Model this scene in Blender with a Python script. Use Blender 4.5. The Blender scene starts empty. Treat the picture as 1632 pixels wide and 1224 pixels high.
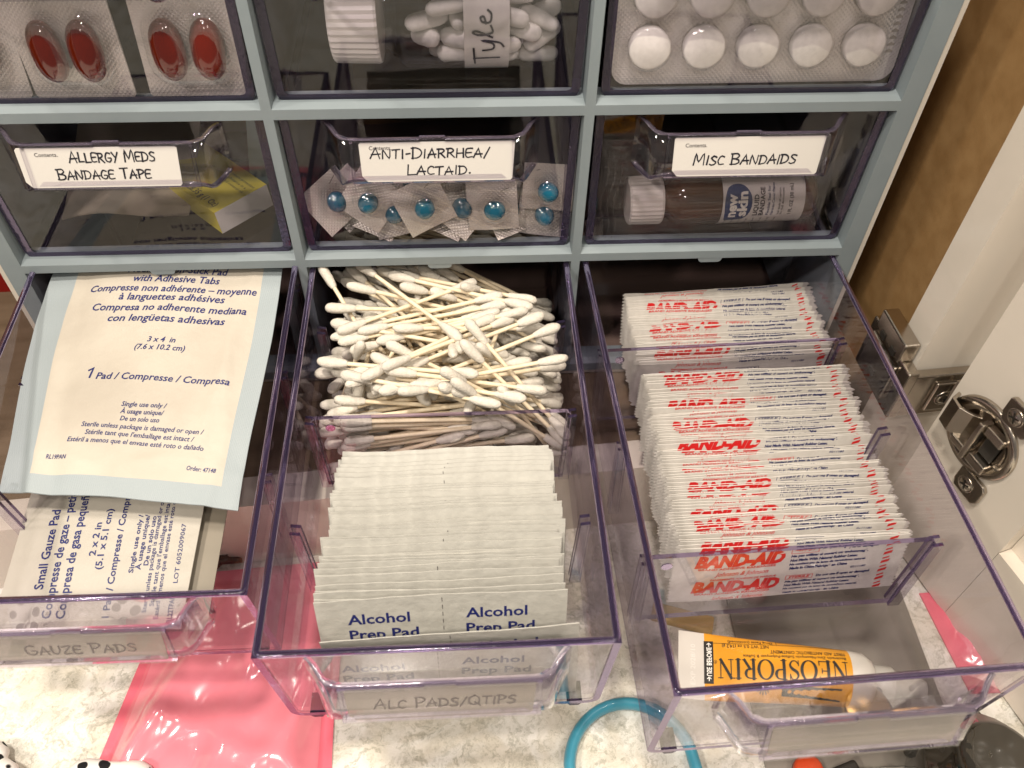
import bpy, math, random
from mathutils import Matrix, Vector, Euler, Quaternion
import numpy as np

random.seed(7)
SC = bpy.context.scene
COL = SC.collection
K = 0.00135            # one working unit is 1.35 mm
PI = math.pi

# ------------------------------------------------------------------ camera
cam_d = bpy.data.cameras.new('camera')
cam = bpy.data.objects.new('camera', cam_d)
COL.objects.link(cam)
right = Vector((0.99853176, -0.05178514, 0.01589398))
down = Vector((-0.02922689, -0.7620821, -0.64682042))
fwd = Vector((0.0456082, 0.6454062, -0.7624767))
m3 = Matrix((right, -down, -fwd)).transposed()
cam.matrix_world = Matrix.Translation(Vector((60.874, -236.731, 208.85)) * K) @ m3.to_4x4()
cam_d.sensor_width = 36.0
cam_d.lens = 36.0 * 1361.07 / 1632.0
cam_d.clip_start = 0.01
cam_d.clip_end = 60.0
cam_d.dof.use_dof = True
cam_d.dof.focus_distance = 292 * K
cam_d.dof.aperture_fstop = 15.0
SC.camera = cam

# ------------------------------------------------------------------ world, lamps, exposure
w = bpy.data.worlds.new('World')
SC.world = w
w.use_nodes = True
w.node_tree.nodes['Background'].inputs[0].default_value = (1.0, 0.92, 0.83, 1)
w.node_tree.nodes['Background'].inputs[1].default_value = 0.24
SC.view_settings.view_transform = 'Standard'
SC.view_settings.look = 'None'
SC.view_settings.exposure = -0.1
SC.view_settings.gamma = 1.0


def lamp(name, loc, aim, watts, radius, col):
    d = bpy.data.lights.new(name, 'AREA')
    d.shape = 'DISK'
    d.size = radius * 2 * K
    d.energy = watts
    d.color = col
    o = bpy.data.objects.new(name, d)
    COL.objects.link(o)
    o.location = Vector(loc) * K
    o.rotation_euler = (Vector(aim) - Vector(loc)).to_track_quat('-Z', 'Y').to_euler()
    return o


WARM = (1.0, 0.90, 0.775)
# front-left key lamp; the other unseen overhead lamps are added for brightness and glints
for lx, ly, lz, lw in ((-500, -620, 930, 13.5), (-60, -300, 1000, 17.0), (520, -620, 960, 5.0), (430, -160, 1000, 6.0), (-480, -120, 1000, 7.0), (40, -980, 960, 4.0)):
    lamp('unseen_lamp', (lx, ly, lz), (30, -50, -20), lw, 42, WARM)

SC.cycles.max_bounces = 14
SC.cycles.transparent_max_bounces = 48
SC.cycles.transmission_bounces = 8
SC.cycles.glossy_bounces = 5
SC.cycles.diffuse_bounces = 4
SC.cycles.caustics_reflective = False
SC.cycles.caustics_refractive = False
SC.cycles.sample_clamp_indirect = 6
SC.cycles.use_denoising = True
try:
    SC.cycles.denoiser = 'OPENIMAGEDENOISE'
except Exception:
    pass


# ------------------------------------------------------------------ materials
def mat(name, col=(.8, .8, .8), rough=.5, metal=0.0, spec=.5, coat=0.0, sss=0.0, trans=0.0, ior=1.45):
    m = bpy.data.materials.new(name)
    m.use_nodes = True
    b = m.node_tree.nodes['Principled BSDF']
    b.inputs['Base Color'].default_value = (*col, 1)
    b.inputs['Roughness'].default_value = rough
    b.inputs['Metallic'].default_value = metal
    b.inputs['Specular IOR Level'].default_value = spec
    b.inputs['Coat Weight'].default_value = coat
    b.inputs['Transmission Weight'].default_value = trans
    b.inputs['IOR'].default_value = ior
    if sss:
        b.inputs['Subsurface Weight'].default_value = sss
        b.inputs['Subsurface Radius'].default_value = (.004, .002, .001)
        b.inputs['Subsurface Scale'].default_value = 1.0
    return m


class N:
    """short hand for node trees"""
    def __init__(self, m):
        self.t = m.node_tree
        self.b = self.t.nodes.get('Principled BSDF')

    def new(self, kind, **kw):
        n = self.t.nodes.new(kind)
        for k, v in kw.items():
            if k in n.inputs:
                n.inputs[k].default_value = v
            else:
                setattr(n, k, v)
        return n

    def link(self, a, b):
        self.t.links.new(a, b)


def obj_coords(n, scale=(1, 1, 1), rot=(0, 0, 0)):
    tc = n.new('ShaderNodeTexCoord')
    mp = n.new('ShaderNodeMapping')
    mp.inputs['Scale'].default_value = scale
    mp.inputs['Rotation'].default_value = rot
    n.link(tc.outputs['Object'], mp.inputs['Vector'])
    return mp.outputs['Vector']


def noise_variation(m, c1, c2, scale, bump=0.0, bscale=None, detail=4, stretch=(1, 1, 1), bdist=.0005, lo=.35, hi=.65):
    n = N(m)
    v = obj_coords(n, stretch)
    t = n.new('ShaderNodeTexNoise', Scale=scale, Detail=detail)
    n.link(v, t.inputs['Vector'])
    r = n.new('ShaderNodeValToRGB')
    r.color_ramp.elements[0].color = (*c1, 1)
    r.color_ramp.elements[1].color = (*c2, 1)
    r.color_ramp.elements[0].position = lo
    r.color_ramp.elements[1].position = hi
    n.link(t.outputs['Fac'], r.inputs['Fac'])
    n.link(r.outputs['Color'], n.b.inputs['Base Color'])
    if bump:
        t2 = n.new('ShaderNodeTexNoise', Scale=bscale or scale, Detail=4)
        n.link(v, t2.inputs['Vector'])
        bp = n.new('ShaderNodeBump', Strength=bump, Distance=bdist)
        n.link(t2.outputs['Fac'], bp.inputs['Height'])
        n.link(bp.outputs['Normal'], n.b.inputs['Normal'])
    return m


def diamond_bump(m, scale, strength, dist=.0003):
    """crossed fine ridges: the embossing of blister foil and sealed pouches"""
    n = N(m)
    hs = []
    for a in (PI / 4, -PI / 4):
        v = obj_coords(n, (1, 1, 1), (0, 0, 0))
        mp = n.new('ShaderNodeMapping')
        mp.inputs['Rotation'].default_value = (0, a, 0)
        n.link(v, mp.inputs['Vector'])
        wv = n.new('ShaderNodeTexWave', Scale=scale)
        wv.bands_direction = 'X'
        n.link(mp.outputs['Vector'], wv.inputs['Vector'])
        hs.append(wv.outputs['Fac'])
    ad = n.new('ShaderNodeMath', operation='MULTIPLY')
    n.link(hs[0], ad.inputs[0])
    n.link(hs[1], ad.inputs[1])
    bp = n.new('ShaderNodeBump', Strength=strength, Distance=dist)
    n.link(ad.outputs[0], bp.inputs['Height'])
    n.link(bp.outputs['Normal'], n.b.inputs['Normal'])
    return m


def film(name, tint, rough=.03, ior=1.45, gloss=1.0, haze=0.0, hazecol=(.8, .8, .8), bump=0.0, bscale=300, graze=None):
    """thin clear plastic: light passes straight through, the outer skin mirrors by Fresnel"""
    m = bpy.data.materials.new(name)
    m.use_nodes = True
    n = N(m)
    t = m.node_tree
    t.nodes.remove(t.nodes['Principled BSDF'])
    out = t.nodes['Material Output']
    tr = n.new('ShaderNodeBsdfTransparent')
    tr.inputs[0].default_value = (*tint, 1)
    if graze:           # a slanting look passes through more plastic: deeper tint
        lw = n.new('ShaderNodeLayerWeight', Blend=.5)
        pw = n.new('ShaderNodeMath', operation='POWER')
        pw.inputs[1].default_value = 2.6
        n.link(lw.outputs['Facing'], pw.inputs[0])
        mc = n.new('ShaderNodeMixRGB')
        mc.inputs[1].default_value = (*tint, 1)
        mc.inputs[2].default_value = (*graze, 1)
        n.link(pw.outputs[0], mc.inputs[0])
        n.link(mc.outputs[0], tr.inputs[0])
    gl = n.new('ShaderNodeBsdfGlossy', Roughness=rough)
    gl.inputs[0].default_value = (1, 1, 1, 1)
    fr = n.new('ShaderNodeFresnel', IOR=ior)
    ge = n.new('ShaderNodeNewGeometry')
    inv = n.new('ShaderNodeMath', operation='SUBTRACT')
    inv.inputs[0].default_value = gloss
    n.link(ge.outputs['Backfacing'], inv.inputs[1])
    mx = n.new('ShaderNodeMath', operation='MULTIPLY', use_clamp=True)
    n.link(fr.outputs[0], mx.inputs[0])
    n.link(inv.outputs[0], mx.inputs[1])
    base = tr.outputs[0]
    if haze:
        df = n.new('ShaderNodeBsdfDiffuse')
        df.inputs[0].default_value = (*hazecol, 1)
        m0 = n.new('ShaderNodeMixShader')
        m0.inputs[0].default_value = haze
        n.link(base, m0.inputs[1])
        n.link(df.outputs[0], m0.inputs[2])
        base = m0.outputs[0]
    ms = n.new('ShaderNodeMixShader')
    n.link(mx.outputs[0], ms.inputs[0])
    n.link(base, ms.inputs[1])
    n.link(gl.outputs[0], ms.inputs[2])
    n.link(ms.outputs[0], out.inputs['Surface'])
    if bump:
        v = obj_coords(n)
        nt = n.new('ShaderNodeTexNoise', Scale=bscale, Detail=2)
        n.link(v, nt.inputs['Vector'])
        bp = n.new('ShaderNodeBump', Strength=bump, Distance=.001)
        n.link(nt.outputs['Fac'], bp.inputs['Height'])
        n.link(bp.outputs['Normal'], gl.inputs['Normal'])
        n.link(bp.outputs['Normal'], fr.inputs['Normal'])
    return m


def edge_plastic(name, tint, body, share, rough=.06):
    """cut edge of the tinted plastic: light bends in along the sheet, so the tint is deep"""
    m = bpy.data.materials.new(name)
    m.use_nodes = True
    n = N(m)
    t = m.node_tree
    b = n.b
    b.inputs['Base Color'].default_value = (*body, 1)
    b.inputs['Roughness'].default_value = .2
    b.inputs['Specular IOR Level'].default_value = .6
    gl = n.new('ShaderNodeBsdfGlass', Roughness=rough, IOR=1.49)
    gl.inputs['Color'].default_value = (*tint, 1)
    v = obj_coords(n, (1, .25, 1))
    nt = n.new('ShaderNodeTexNoise', Scale=420, Detail=2)
    n.link(v, nt.inputs['Vector'])
    bp = n.new('ShaderNodeBump', Strength=.2, Distance=.0006)
    n.link(nt.outputs['Fac'], bp.inputs['Height'])
    n.link(bp.outputs['Normal'], gl.inputs['Normal'])
    n.link(bp.outputs['Normal'], b.inputs['Normal'])
    ms = n.new('ShaderNodeMixShader')
    ms.inputs[0].default_value = share
    n.link(b.outputs[0], ms.inputs[1])
    n.link(gl.outputs[0], ms.inputs[2])
    n.link(ms.outputs[0], t.nodes['Material Output'].inputs['Surface'])
    return m


M = {}
M['clear'] = film('clear_acrylic', (.955, .945, .96), .03, 1.55, graze=(.66, .62, .70))
M['clear2'] = film('clear_acrylic_handle', (.93, .92, .935), .06, 1.75, graze=(.46, .40, .54))
M['edge'] = edge_plastic('acrylic_edge', (.42, .33, .55), (.028, .020, .050), .45)
M['edge_shaded'] = edge_plastic('acrylic_edge_shaded', (.30, .23, .42), (.012, .009, .022), .22)  # same edge plastic for closed drawers, interior shade put into a darker colour
M['rim'] = edge_plastic('acrylic_rim', (.70, .60, .84), (.050, .036, .080), .72)
M['hazy_label'] = film('hazy_label', (.80, .77, .74), .12, 1.45, haze=.30, hazecol=(.42, .38, .34))  # hazy grey sheet used in place of the white card on open drawers
M['faint_ink'] = mat('pale_label_ink', (.14, .12, .12), .5)  # paler marker ink, used on the open drawers only
M['edge2'] = edge_plastic('acrylic_soft_edge', (.88, .84, .93), (.25, .21, .29), .8)
M['blue'] = noise_variation(mat('pale_blue_plastic', rough=.5), (.222, .264, .284), (.234, .276, .296), 60, .06, 900)
M['white_pl'] = mat('white_plastic', (.62, .57, .50), .45)
M['dark_in'] = mat('brown_inside', (.19, .135, .108), .6)
M['card'] = mat('label_card', (.62, .595, .56), .55)
M['ink'] = mat('black_marker_ink', (.012, .012, .02), .5)
M['grey_ink'] = mat('grey_print_ink', (.10, .09, .09), .5)
M['blue_ink'] = mat('blue_print_ink', (.010, .016, .12), .5)
M['red_ink'] = mat('red_print_ink', (.66, .018, .020), .5)
M['white_ink'] = mat('white_print_ink', (.8, .78, .72), .5)
M['foil'] = diamond_bump(mat('embossed_foil', (.74, .71, .66), .32, .55), 230, .6)
M['foil2'] = diamond_bump(mat('embossed_foil_warm', (.68, .63, .57), .36, .5), 230, .6)
M['dome'] = film('clear_blister', (.965, .96, .955), .05, 1.75, bump=.12, bscale=600)
M['red_gel'] = mat('red_gel', (.15, .010, .003), .10, 0, .6, .5, trans=.3)
M['blue_gel'] = mat('blue_gel', (.004, .16, .27), .06, 0, .6, .7, trans=.35)
M['tablet'] = noise_variation(mat('white_tablet', rough=.7), (.76, .74, .70), (.82, .80, .76), 500, .15, 1500)
M['cap'] = mat('white_cap', (.74, .71, .67), .45)
M['paper'] = noise_variation(mat('wrapper_paper', rough=.62, spec=.3), (.61, .58, .54), (.68, .65, .61), 220, .25, 500, bdist=.0004)
M['alc'] = noise_variation(mat('alcohol_pouch_paper', rough=.42, spec=.4), (.43, .42, .385), (.49, .48, .44), 160, .4, 260, bdist=.0008)
M['cotton'] = noise_variation(mat('cotton', rough=1.0, spec=.0), (.60, .56, .49), (.68, .635, .565), 700, .7, 1300, bdist=.0006)
M['stick'] = noise_variation(mat('paper_stick', rough=.6, spec=.3), (.74, .62, .44), (.80, .69, .52), 500, .1, 900)


# ------------------------------------------------------------------ mesh helper
class MB:
    def __init__(self):
        self.v, self.f, self.m, self.s = [], [], [], []

    def add(self, V, F, mi=0, T=None, smooth=False):
        o = len(self.v)
        if T is not None:
            if isinstance(T, Matrix):
                V = [T @ Vector(p) for p in V]
            else:
                V = [T(*p) for p in V]
        self.v += [tuple(p) for p in V]
        for i, f in enumerate(F):
            self.f.append(tuple(o + k for k in f))
            self.m.append(mi[i] if isinstance(mi, (list, tuple)) else mi)
            self.s.append(smooth)
        return self

    def hexa(self, p, mi=0, T=None):
        # p: 4 bottom (ccw seen from above) then 4 top; faces: bottom, top, front, right, back, left
        return self.add(p, [(3, 2, 1, 0), (4, 5, 6, 7), (0, 1, 5, 4), (1, 2, 6, 5), (2, 3, 7, 6), (3, 0, 4, 7)], mi, T)

    def box(self, a, b, mi=0, T=None):
        x0, y0, z0 = a
        x1, y1, z1 = b
        return self.hexa([(x0, y0, z0), (x1, y0, z0), (x1, y1, z0), (x0, y1, z0), (x0, y0, z1), (x1, y0, z1), (x1, y1, z1), (x0, y1, z1)], mi, T)

    def grid(self, fn, nu, nv, mi=0, T=None, smooth=True, flip=False):
        V = [fn(i / nu, j / nv) for j in range(nv + 1) for i in range(nu + 1)]
        F = []
        ms = []
        for j in range(nv):
            for i in range(nu):
                a = j * (nu + 1) + i
                q = (a, a + 1, a + nu + 2, a + nu + 1)
                F.append(q[::-1] if flip else q)
                ms.append(mi(i / nu, j / nv) if callable(mi) else mi)
        return self.add(V, F, ms, T, smooth)

    def tube(self, pts, r, n=10, mi=0, T=None, caps=True, smooth=True, flat=1.0, closed=False):
        pts = [Vector(p) for p in pts]
        L = len(pts)
        rs = r if isinstance(r, (list, tuple)) else [r] * L
        V = []
        ref = Vector((0, 0, 1))
        for i, p in enumerate(pts):
            a = pts[(i - 1) % L] if closed else pts[max(i - 1, 0)]
            b = pts[(i + 1) % L] if closed else pts[min(i + 1, L - 1)]
            d = (b - a).normalized()
            if abs(d.dot(ref)) > .95:
                ref = Vector((0, 1, 0)) if abs(d.y) < .9 else Vector((1, 0, 0))
            u = d.cross(ref).normalized()
            q = u.cross(d).normalized()
            for k in range(n):
                t = 2 * PI * k / n
                V.append(p + (u * math.cos(t) + q * math.sin(t) * flat) * rs[i])
        F = []
        for i in range(L if closed else L - 1):
            j = (i + 1) % L
            for k in range(n):
                F.append((i * n + k, i * n + (k + 1) % n, j * n + (k + 1) % n, j * n + k))
        self.add(V, F, mi, T, smooth)
        if caps and not closed:
            self.add(V[:n], [tuple(range(n))[::-1]], mi, T)
            self.add(V[-n:], [tuple(range(n))], mi, T)
        return self

    def lathe(self, prof, n=24, mi=0, T=None, smooth=True):
        # profile of (radius, height) round local z
        V = [(r * math.cos(2 * PI * k / n), r * math.sin(2 * PI * k / n), h) for r, h in prof for k in range(n)]
        F = []
        for i in range(len(prof) - 1):
            for k in range(n):
                F.append((i * n + k, i * n + (k + 1) % n, (i + 1) * n + (k + 1) % n, (i + 1) * n + k))
        return self.add(V, F, mi, T, smooth)

    def prism(self, poly, y0, y1, mi_front=0, mi_back=0, mi_side=0, T=None, smooth_side=False):
        # poly in x, z seen from the front (counter-clockwise); extruded along y
        n = len(poly)
        V = [(x, y0, z) for x, z in poly] + [(x, y1, z) for x, z in poly]
        self.add(V, [tuple(range(n))], mi_front, T)
        self.add(V, [tuple(range(2 * n - 1, n - 1, -1))], mi_back, T)
        ms = mi_side if isinstance(mi_side, (list, tuple)) else [mi_side] * n
        self.add(V, [(i, n + i, n + (i + 1) % n, (i + 1) % n) for i in range(n)], ms, T, smooth_side)
        return self

    def build(self, name, mats, parent=None, loc=(0, 0, 0), rot=(0, 0, 0), world=False, mesh_only=False):
        me = bpy.data.meshes.new(name)
        me.from_pydata([(x * K, y * K, z * K) for x, y, z in self.v], [], self.f)
        for k in (mats if isinstance(mats, (list, tuple)) else [mats]):
            me.materials.append(M[k] if isinstance(k, str) else k)
        me.polygons.foreach_set('material_index', self.m)
        me.polygons.foreach_set('use_smooth', self.s)
        me.update()
        if mesh_only:
            return me
        return link(name, me, parent, loc, rot, world)


def link(name, me, parent=None, loc=(0, 0, 0), rot=(0, 0, 0), world=False):
    o = bpy.data.objects.new(name, me)
    COL.objects.link(o)
    o.location = Vector(loc) * K
    o.rotation_euler = rot
    if parent is not None:
        o.parent = parent
        if world:
            o.matrix_parent_inverse = (Matrix.LocRotScale(parent.location, parent.rotation_euler, None)).inverted()
    return o


def tag(o, label, cat, group=None):
    o['label'] = label
    o['category'] = cat
    if group:
        o['group'] = group
    return o


def thing(name, label, cat, loc=(0, 0, 0), rot=(0, 0, 0), group=None):
    o = bpy.data.objects.new(name, None)
    COL.objects.link(o)
    o.empty_display_size = .01
    o.location = Vector(loc) * K
    o.rotation_euler = rot
    return tag(o, label, cat, group)


def children_of(o):
    return list(o.children)


def copy_thing(o, label, group=None):
    c = o.copy()
    COL.objects.link(c)
    c['label'] = label
    if group:
        c['group'] = group
    for ch in list(o.children):
        d = ch.copy()
        COL.objects.link(d)
        d.parent = c
        for g in list(ch.children):
            e = g.copy()
            COL.objects.link(e)
            e.parent = d
    return c


# ------------------------------------------------------------------ lettering
_tc = {}


def glyphs(s, bold=0.0, shear=0.0):
    """string -> (points, triangles, width) with cap height 1"""
    key = (s, bold, shear)
    if key in _tc:
        return _tc[key]
    c = bpy.data.curves.new('lettering', 'FONT')
    c.body = s
    c.resolution_u = 2
    c.offset = bold
    c.shear = shear
    c.size = 1.0
    o = bpy.data.objects.new('lettering', c)
    me = bpy.data.meshes.new_from_object(o)
    pts = [(v.co.x / .73, v.co.y / .73) for v in me.vertices]
    fs = [tuple(p.vertices) for p in me.polygons]
    bpy.data.objects.remove(o)
    bpy.data.meshes.remove(me)
    bpy.data.curves.remove(c)
    if pts:
        x0 = min(p[0] for p in pts)
        wd = max(p[0] for p in pts) - x0
        pts = [(p[0] - x0, p[1]) for p in pts]
    else:
        wd = 0
    _tc[key] = (pts, fs, wd)
    return _tc[key]


def clip_poly(poly, lo, hi):
    for sgn, lim in ((1, lo), (-1, -hi)):
        out = []
        for i in range(len(poly)):
            a, b = poly[i], poly[(i + 1) % len(poly)]
            da, db = sgn * a[1] - lim, sgn * b[1] - lim
            if da >= 0:
                out.append(a)
            if (da >= 0) != (db >= 0):
                t = da / (da - db)
                out.append((a[0] + (b[0] - a[0]) * t, a[1] + (b[1] - a[1]) * t))
        poly = out
        if len(poly) < 3:
            return []
    return poly


def write(mb, s, x, y, h, mp, mi, bold=0.0, shear=0.0, align='L', rot=0.0, width=None, clip=None):
    """letters of cap height h with base line start at (x, y) in a print plane; mp maps the plane into space"""
    pts, fs, wd = glyphs(s, bold, shear)
    if not pts:
        return 0
    sx = h if width is None else width / wd
    off = {'L': 0, 'C': -.5, 'R': -1}[align] * wd * sx
    ca, sa = math.cos(rot), math.sin(rot)
    P = []
    for px, py in pts:
        a, b = px * sx + off, py * h
        P.append((x + a * ca - b * sa, y + a * sa + b * ca))
    if clip:
        for f in fs:
            q = clip_poly([P[i] for i in f], *clip)
            if q:
                mb.add([mp(*p) for p in q], [tuple(range(len(q)))], mi)
    else:
        mb.add([mp(*p) for p in P], fs, mi)
    return wd * sx


STROKES = {
    'A': (.78, [[(0, 0), (.40, 1), (.70, 0)], [(.10, .36), (.78, .40)]]),
    'B': (.72, [[(.08, 0), (.06, 1)], [(-.06, .98), (.42, 1.0), (.62, .80), (.40, .56), (.08, .52)], [(.20, .54), (.60, .42), (.68, .2), (.45, .02), (-.02, 0)]]),
    'C': (.62, [[(.62, .86), (.36, .98), (.1, .72), (.06, .3), (.26, .02), (.64, .08)]]),
    'D': (.74, [[(.06, 0), (.08, 1)], [(-.06, .96), (.44, .94), (.72, .56), (.52, .12), (-.02, 0)]]),
    'E': (.58, [[(.6, .96), (.06, .92), (.04, .04), (.6, .02)], [(.06, .5), (.5, .52)]]),
    'G': (.70, [[(.62, .9), (.3, .98), (.04, .6), (.1, .14), (.42, 0), (.66, .16), (.66, .42), (.36, .42)]]),
    'H': (.74, [[(.04, 0), (.06, 1)], [(.68, 0), (.66, 1)], [(.04, .48), (.7, .54)]]),
    'I': (.22, [[(.1, 0), (.12, 1)]]),
    'J': (.5, [[(.4, 1), (.4, .2), (.2, 0), (0, .2)]]),
    'K': (.66, [[(.06, 0), (.06, 1)], [(.6, 1), (.08, .46), (.64, 0)]]),
    'L': (.60, [[(.08, 1), (.06, .02), (.62, .06)]]),
    'M': (.92, [[(.02, 0), (.12, 1), (.40, .30), (.78, 1.04), (.86, 0)]]),
    'N': (.78, [[(.04, 0), (.08, .98), (.62, .04), (.72, 1)]]),
    'P': (.64, [[(.08, 0), (.08, 1)], [(-.04, .98), (.42, 1), (.62, .76), (.38, .5), (.08, .46)]]),
    'Q': (.78, [[(.38, .98), (.06, .7), (.06, .24), (.36, .02), (.68, .26), (.66, .72), (.38, .98)], [(.42, .3), (.8, -.08)]]),
    'R': (.70, [[(.06, 0), (.08, 1)], [(-.04, .98), (.44, .98), (.58, .74), (.34, .52), (.08, .48)], [(.26, .5), (.68, 0)]]),
    'S': (.62, [[(.6, .9), (.3, 1), (.08, .8), (.3, .56), (.58, .36), (.5, .08), (.2, 0), (0, .1)]]),
    'T': (.66, [[(-.02, .96), (.7, 1)], [(.34, .98), (.32, 0)]]),
    'U': (.70, [[(.06, 1), (.06, .24), (.3, 0), (.6, .2), (.64, 1)]]),
    'Y': (.66, [[(.0, 1), (.3, .5)], [(.66, 1), (.16, -.1)]]),
    'Z': (.66, [[(.04, .96), (.62, .98), (.04, .04), (.66, .04)]]),
    '-': (.46, [[(.06, .46), (.42, .5)]]),
    '/': (.5, [[(.02, -.12), (.52, 1.1)]]),
    '.': (.24, [[(.08, .16), (.14, .2)]]),
    ' ': (.42, []),
}


def ribbon(mb, pts, wd, mp, mi, lift=0.0):
    """a pen stroke: a strip of even width along a polyline"""
    n = len(pts)
    P = [Vector((p[0], p[1])) for p in pts]
    ws = wd if isinstance(wd, (list, tuple)) else [wd] * n
    Ls, Rs = [], []
    for i in range(n):
        d1 = (P[i] - P[i - 1]).normalized() if i else (P[1] - P[0]).normalized()
        d2 = (P[i + 1] - P[i]).normalized() if i < n - 1 else d1
        d = d1 + d2
        d = d.normalized() if d.length > .2 else d1
        nn = Vector((-d.y, d.x))
        c = max(.55, nn.dot(Vector((-d1.y, d1.x))))
        e = nn * (ws[i] / 2 / c)
        q = P[i].copy()
        if i == 0:
            q -= d1 * ws[i] * .4
        if i == n - 1:
            q += d1 * ws[i] * .4
        Ls.append(q + e)
        Rs.append(q - e)
    V = [mp(p.x, p.y, lift) for p in Ls] + [mp(p.x, p.y, lift) for p in Rs]
    mb.add(V, [(n + i, n + i + 1, i + 1, i) for i in range(n - 1)], mi)


def smooth_line(pts, k=3):
    if len(pts) < 3:
        return pts
    out = []
    P = [pts[0]] + list(pts) + [pts[-1]]
    for i in range(1, len(P) - 2):
        p0, p1, p2, p3 = (Vector(P[i - 1]), Vector(P[i]), Vector(P[i + 1]), Vector(P[i + 2]))
        for j in range(k):
            t = j / k
            q = .5 * ((2 * p1) + (p2 - p0) * t + (2 * p0 - 5 * p1 + 4 * p2 - p3) * t * t + (3 * p1 - p0 - 3 * p2 + p3) * t ** 3)
            out.append(tuple(q))
    out.append(tuple(pts[-1]))
    return out


def handwrite(mb, s, x, y, h, pen, mp, mi, width=None, big=1.22, rng=None):
    """block capitals by marker; the first letter of each word is larger"""
    rng = rng or random.Random(len(s) * 7 + 3)
    adv = []
    cx = 0
    first = True
    for ch in s:
        wd, st = STROKES[ch]
        sc = big if first and ch.isalpha() else 1.0
        adv.append((cx, sc, st))
        cx += wd * sc + .16
        first = ch in ' /-'
    sx = h if width is None else width / cx
    k = 0
    for cx, sc, st in adv:
        j = rng.uniform(-.05, .05)
        for line in st:
            L = smooth_line(line, 3) if len(line) > 3 else line
            q = [(x + (cx + p[0] * sc + rng.uniform(-.02, .02)) * sx + p[1] * h * .06, y + (p[1] * sc + j + rng.uniform(-.025, .025)) * h) for p in L]
            pr = rng.uniform(.85, 1.15)
            ribbon(mb, q, [pen * pr * (1.15 - .35 * i / len(q)) for i in range(len(q))], mp, mi, .012 * (k % 6))
            k += 1
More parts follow.
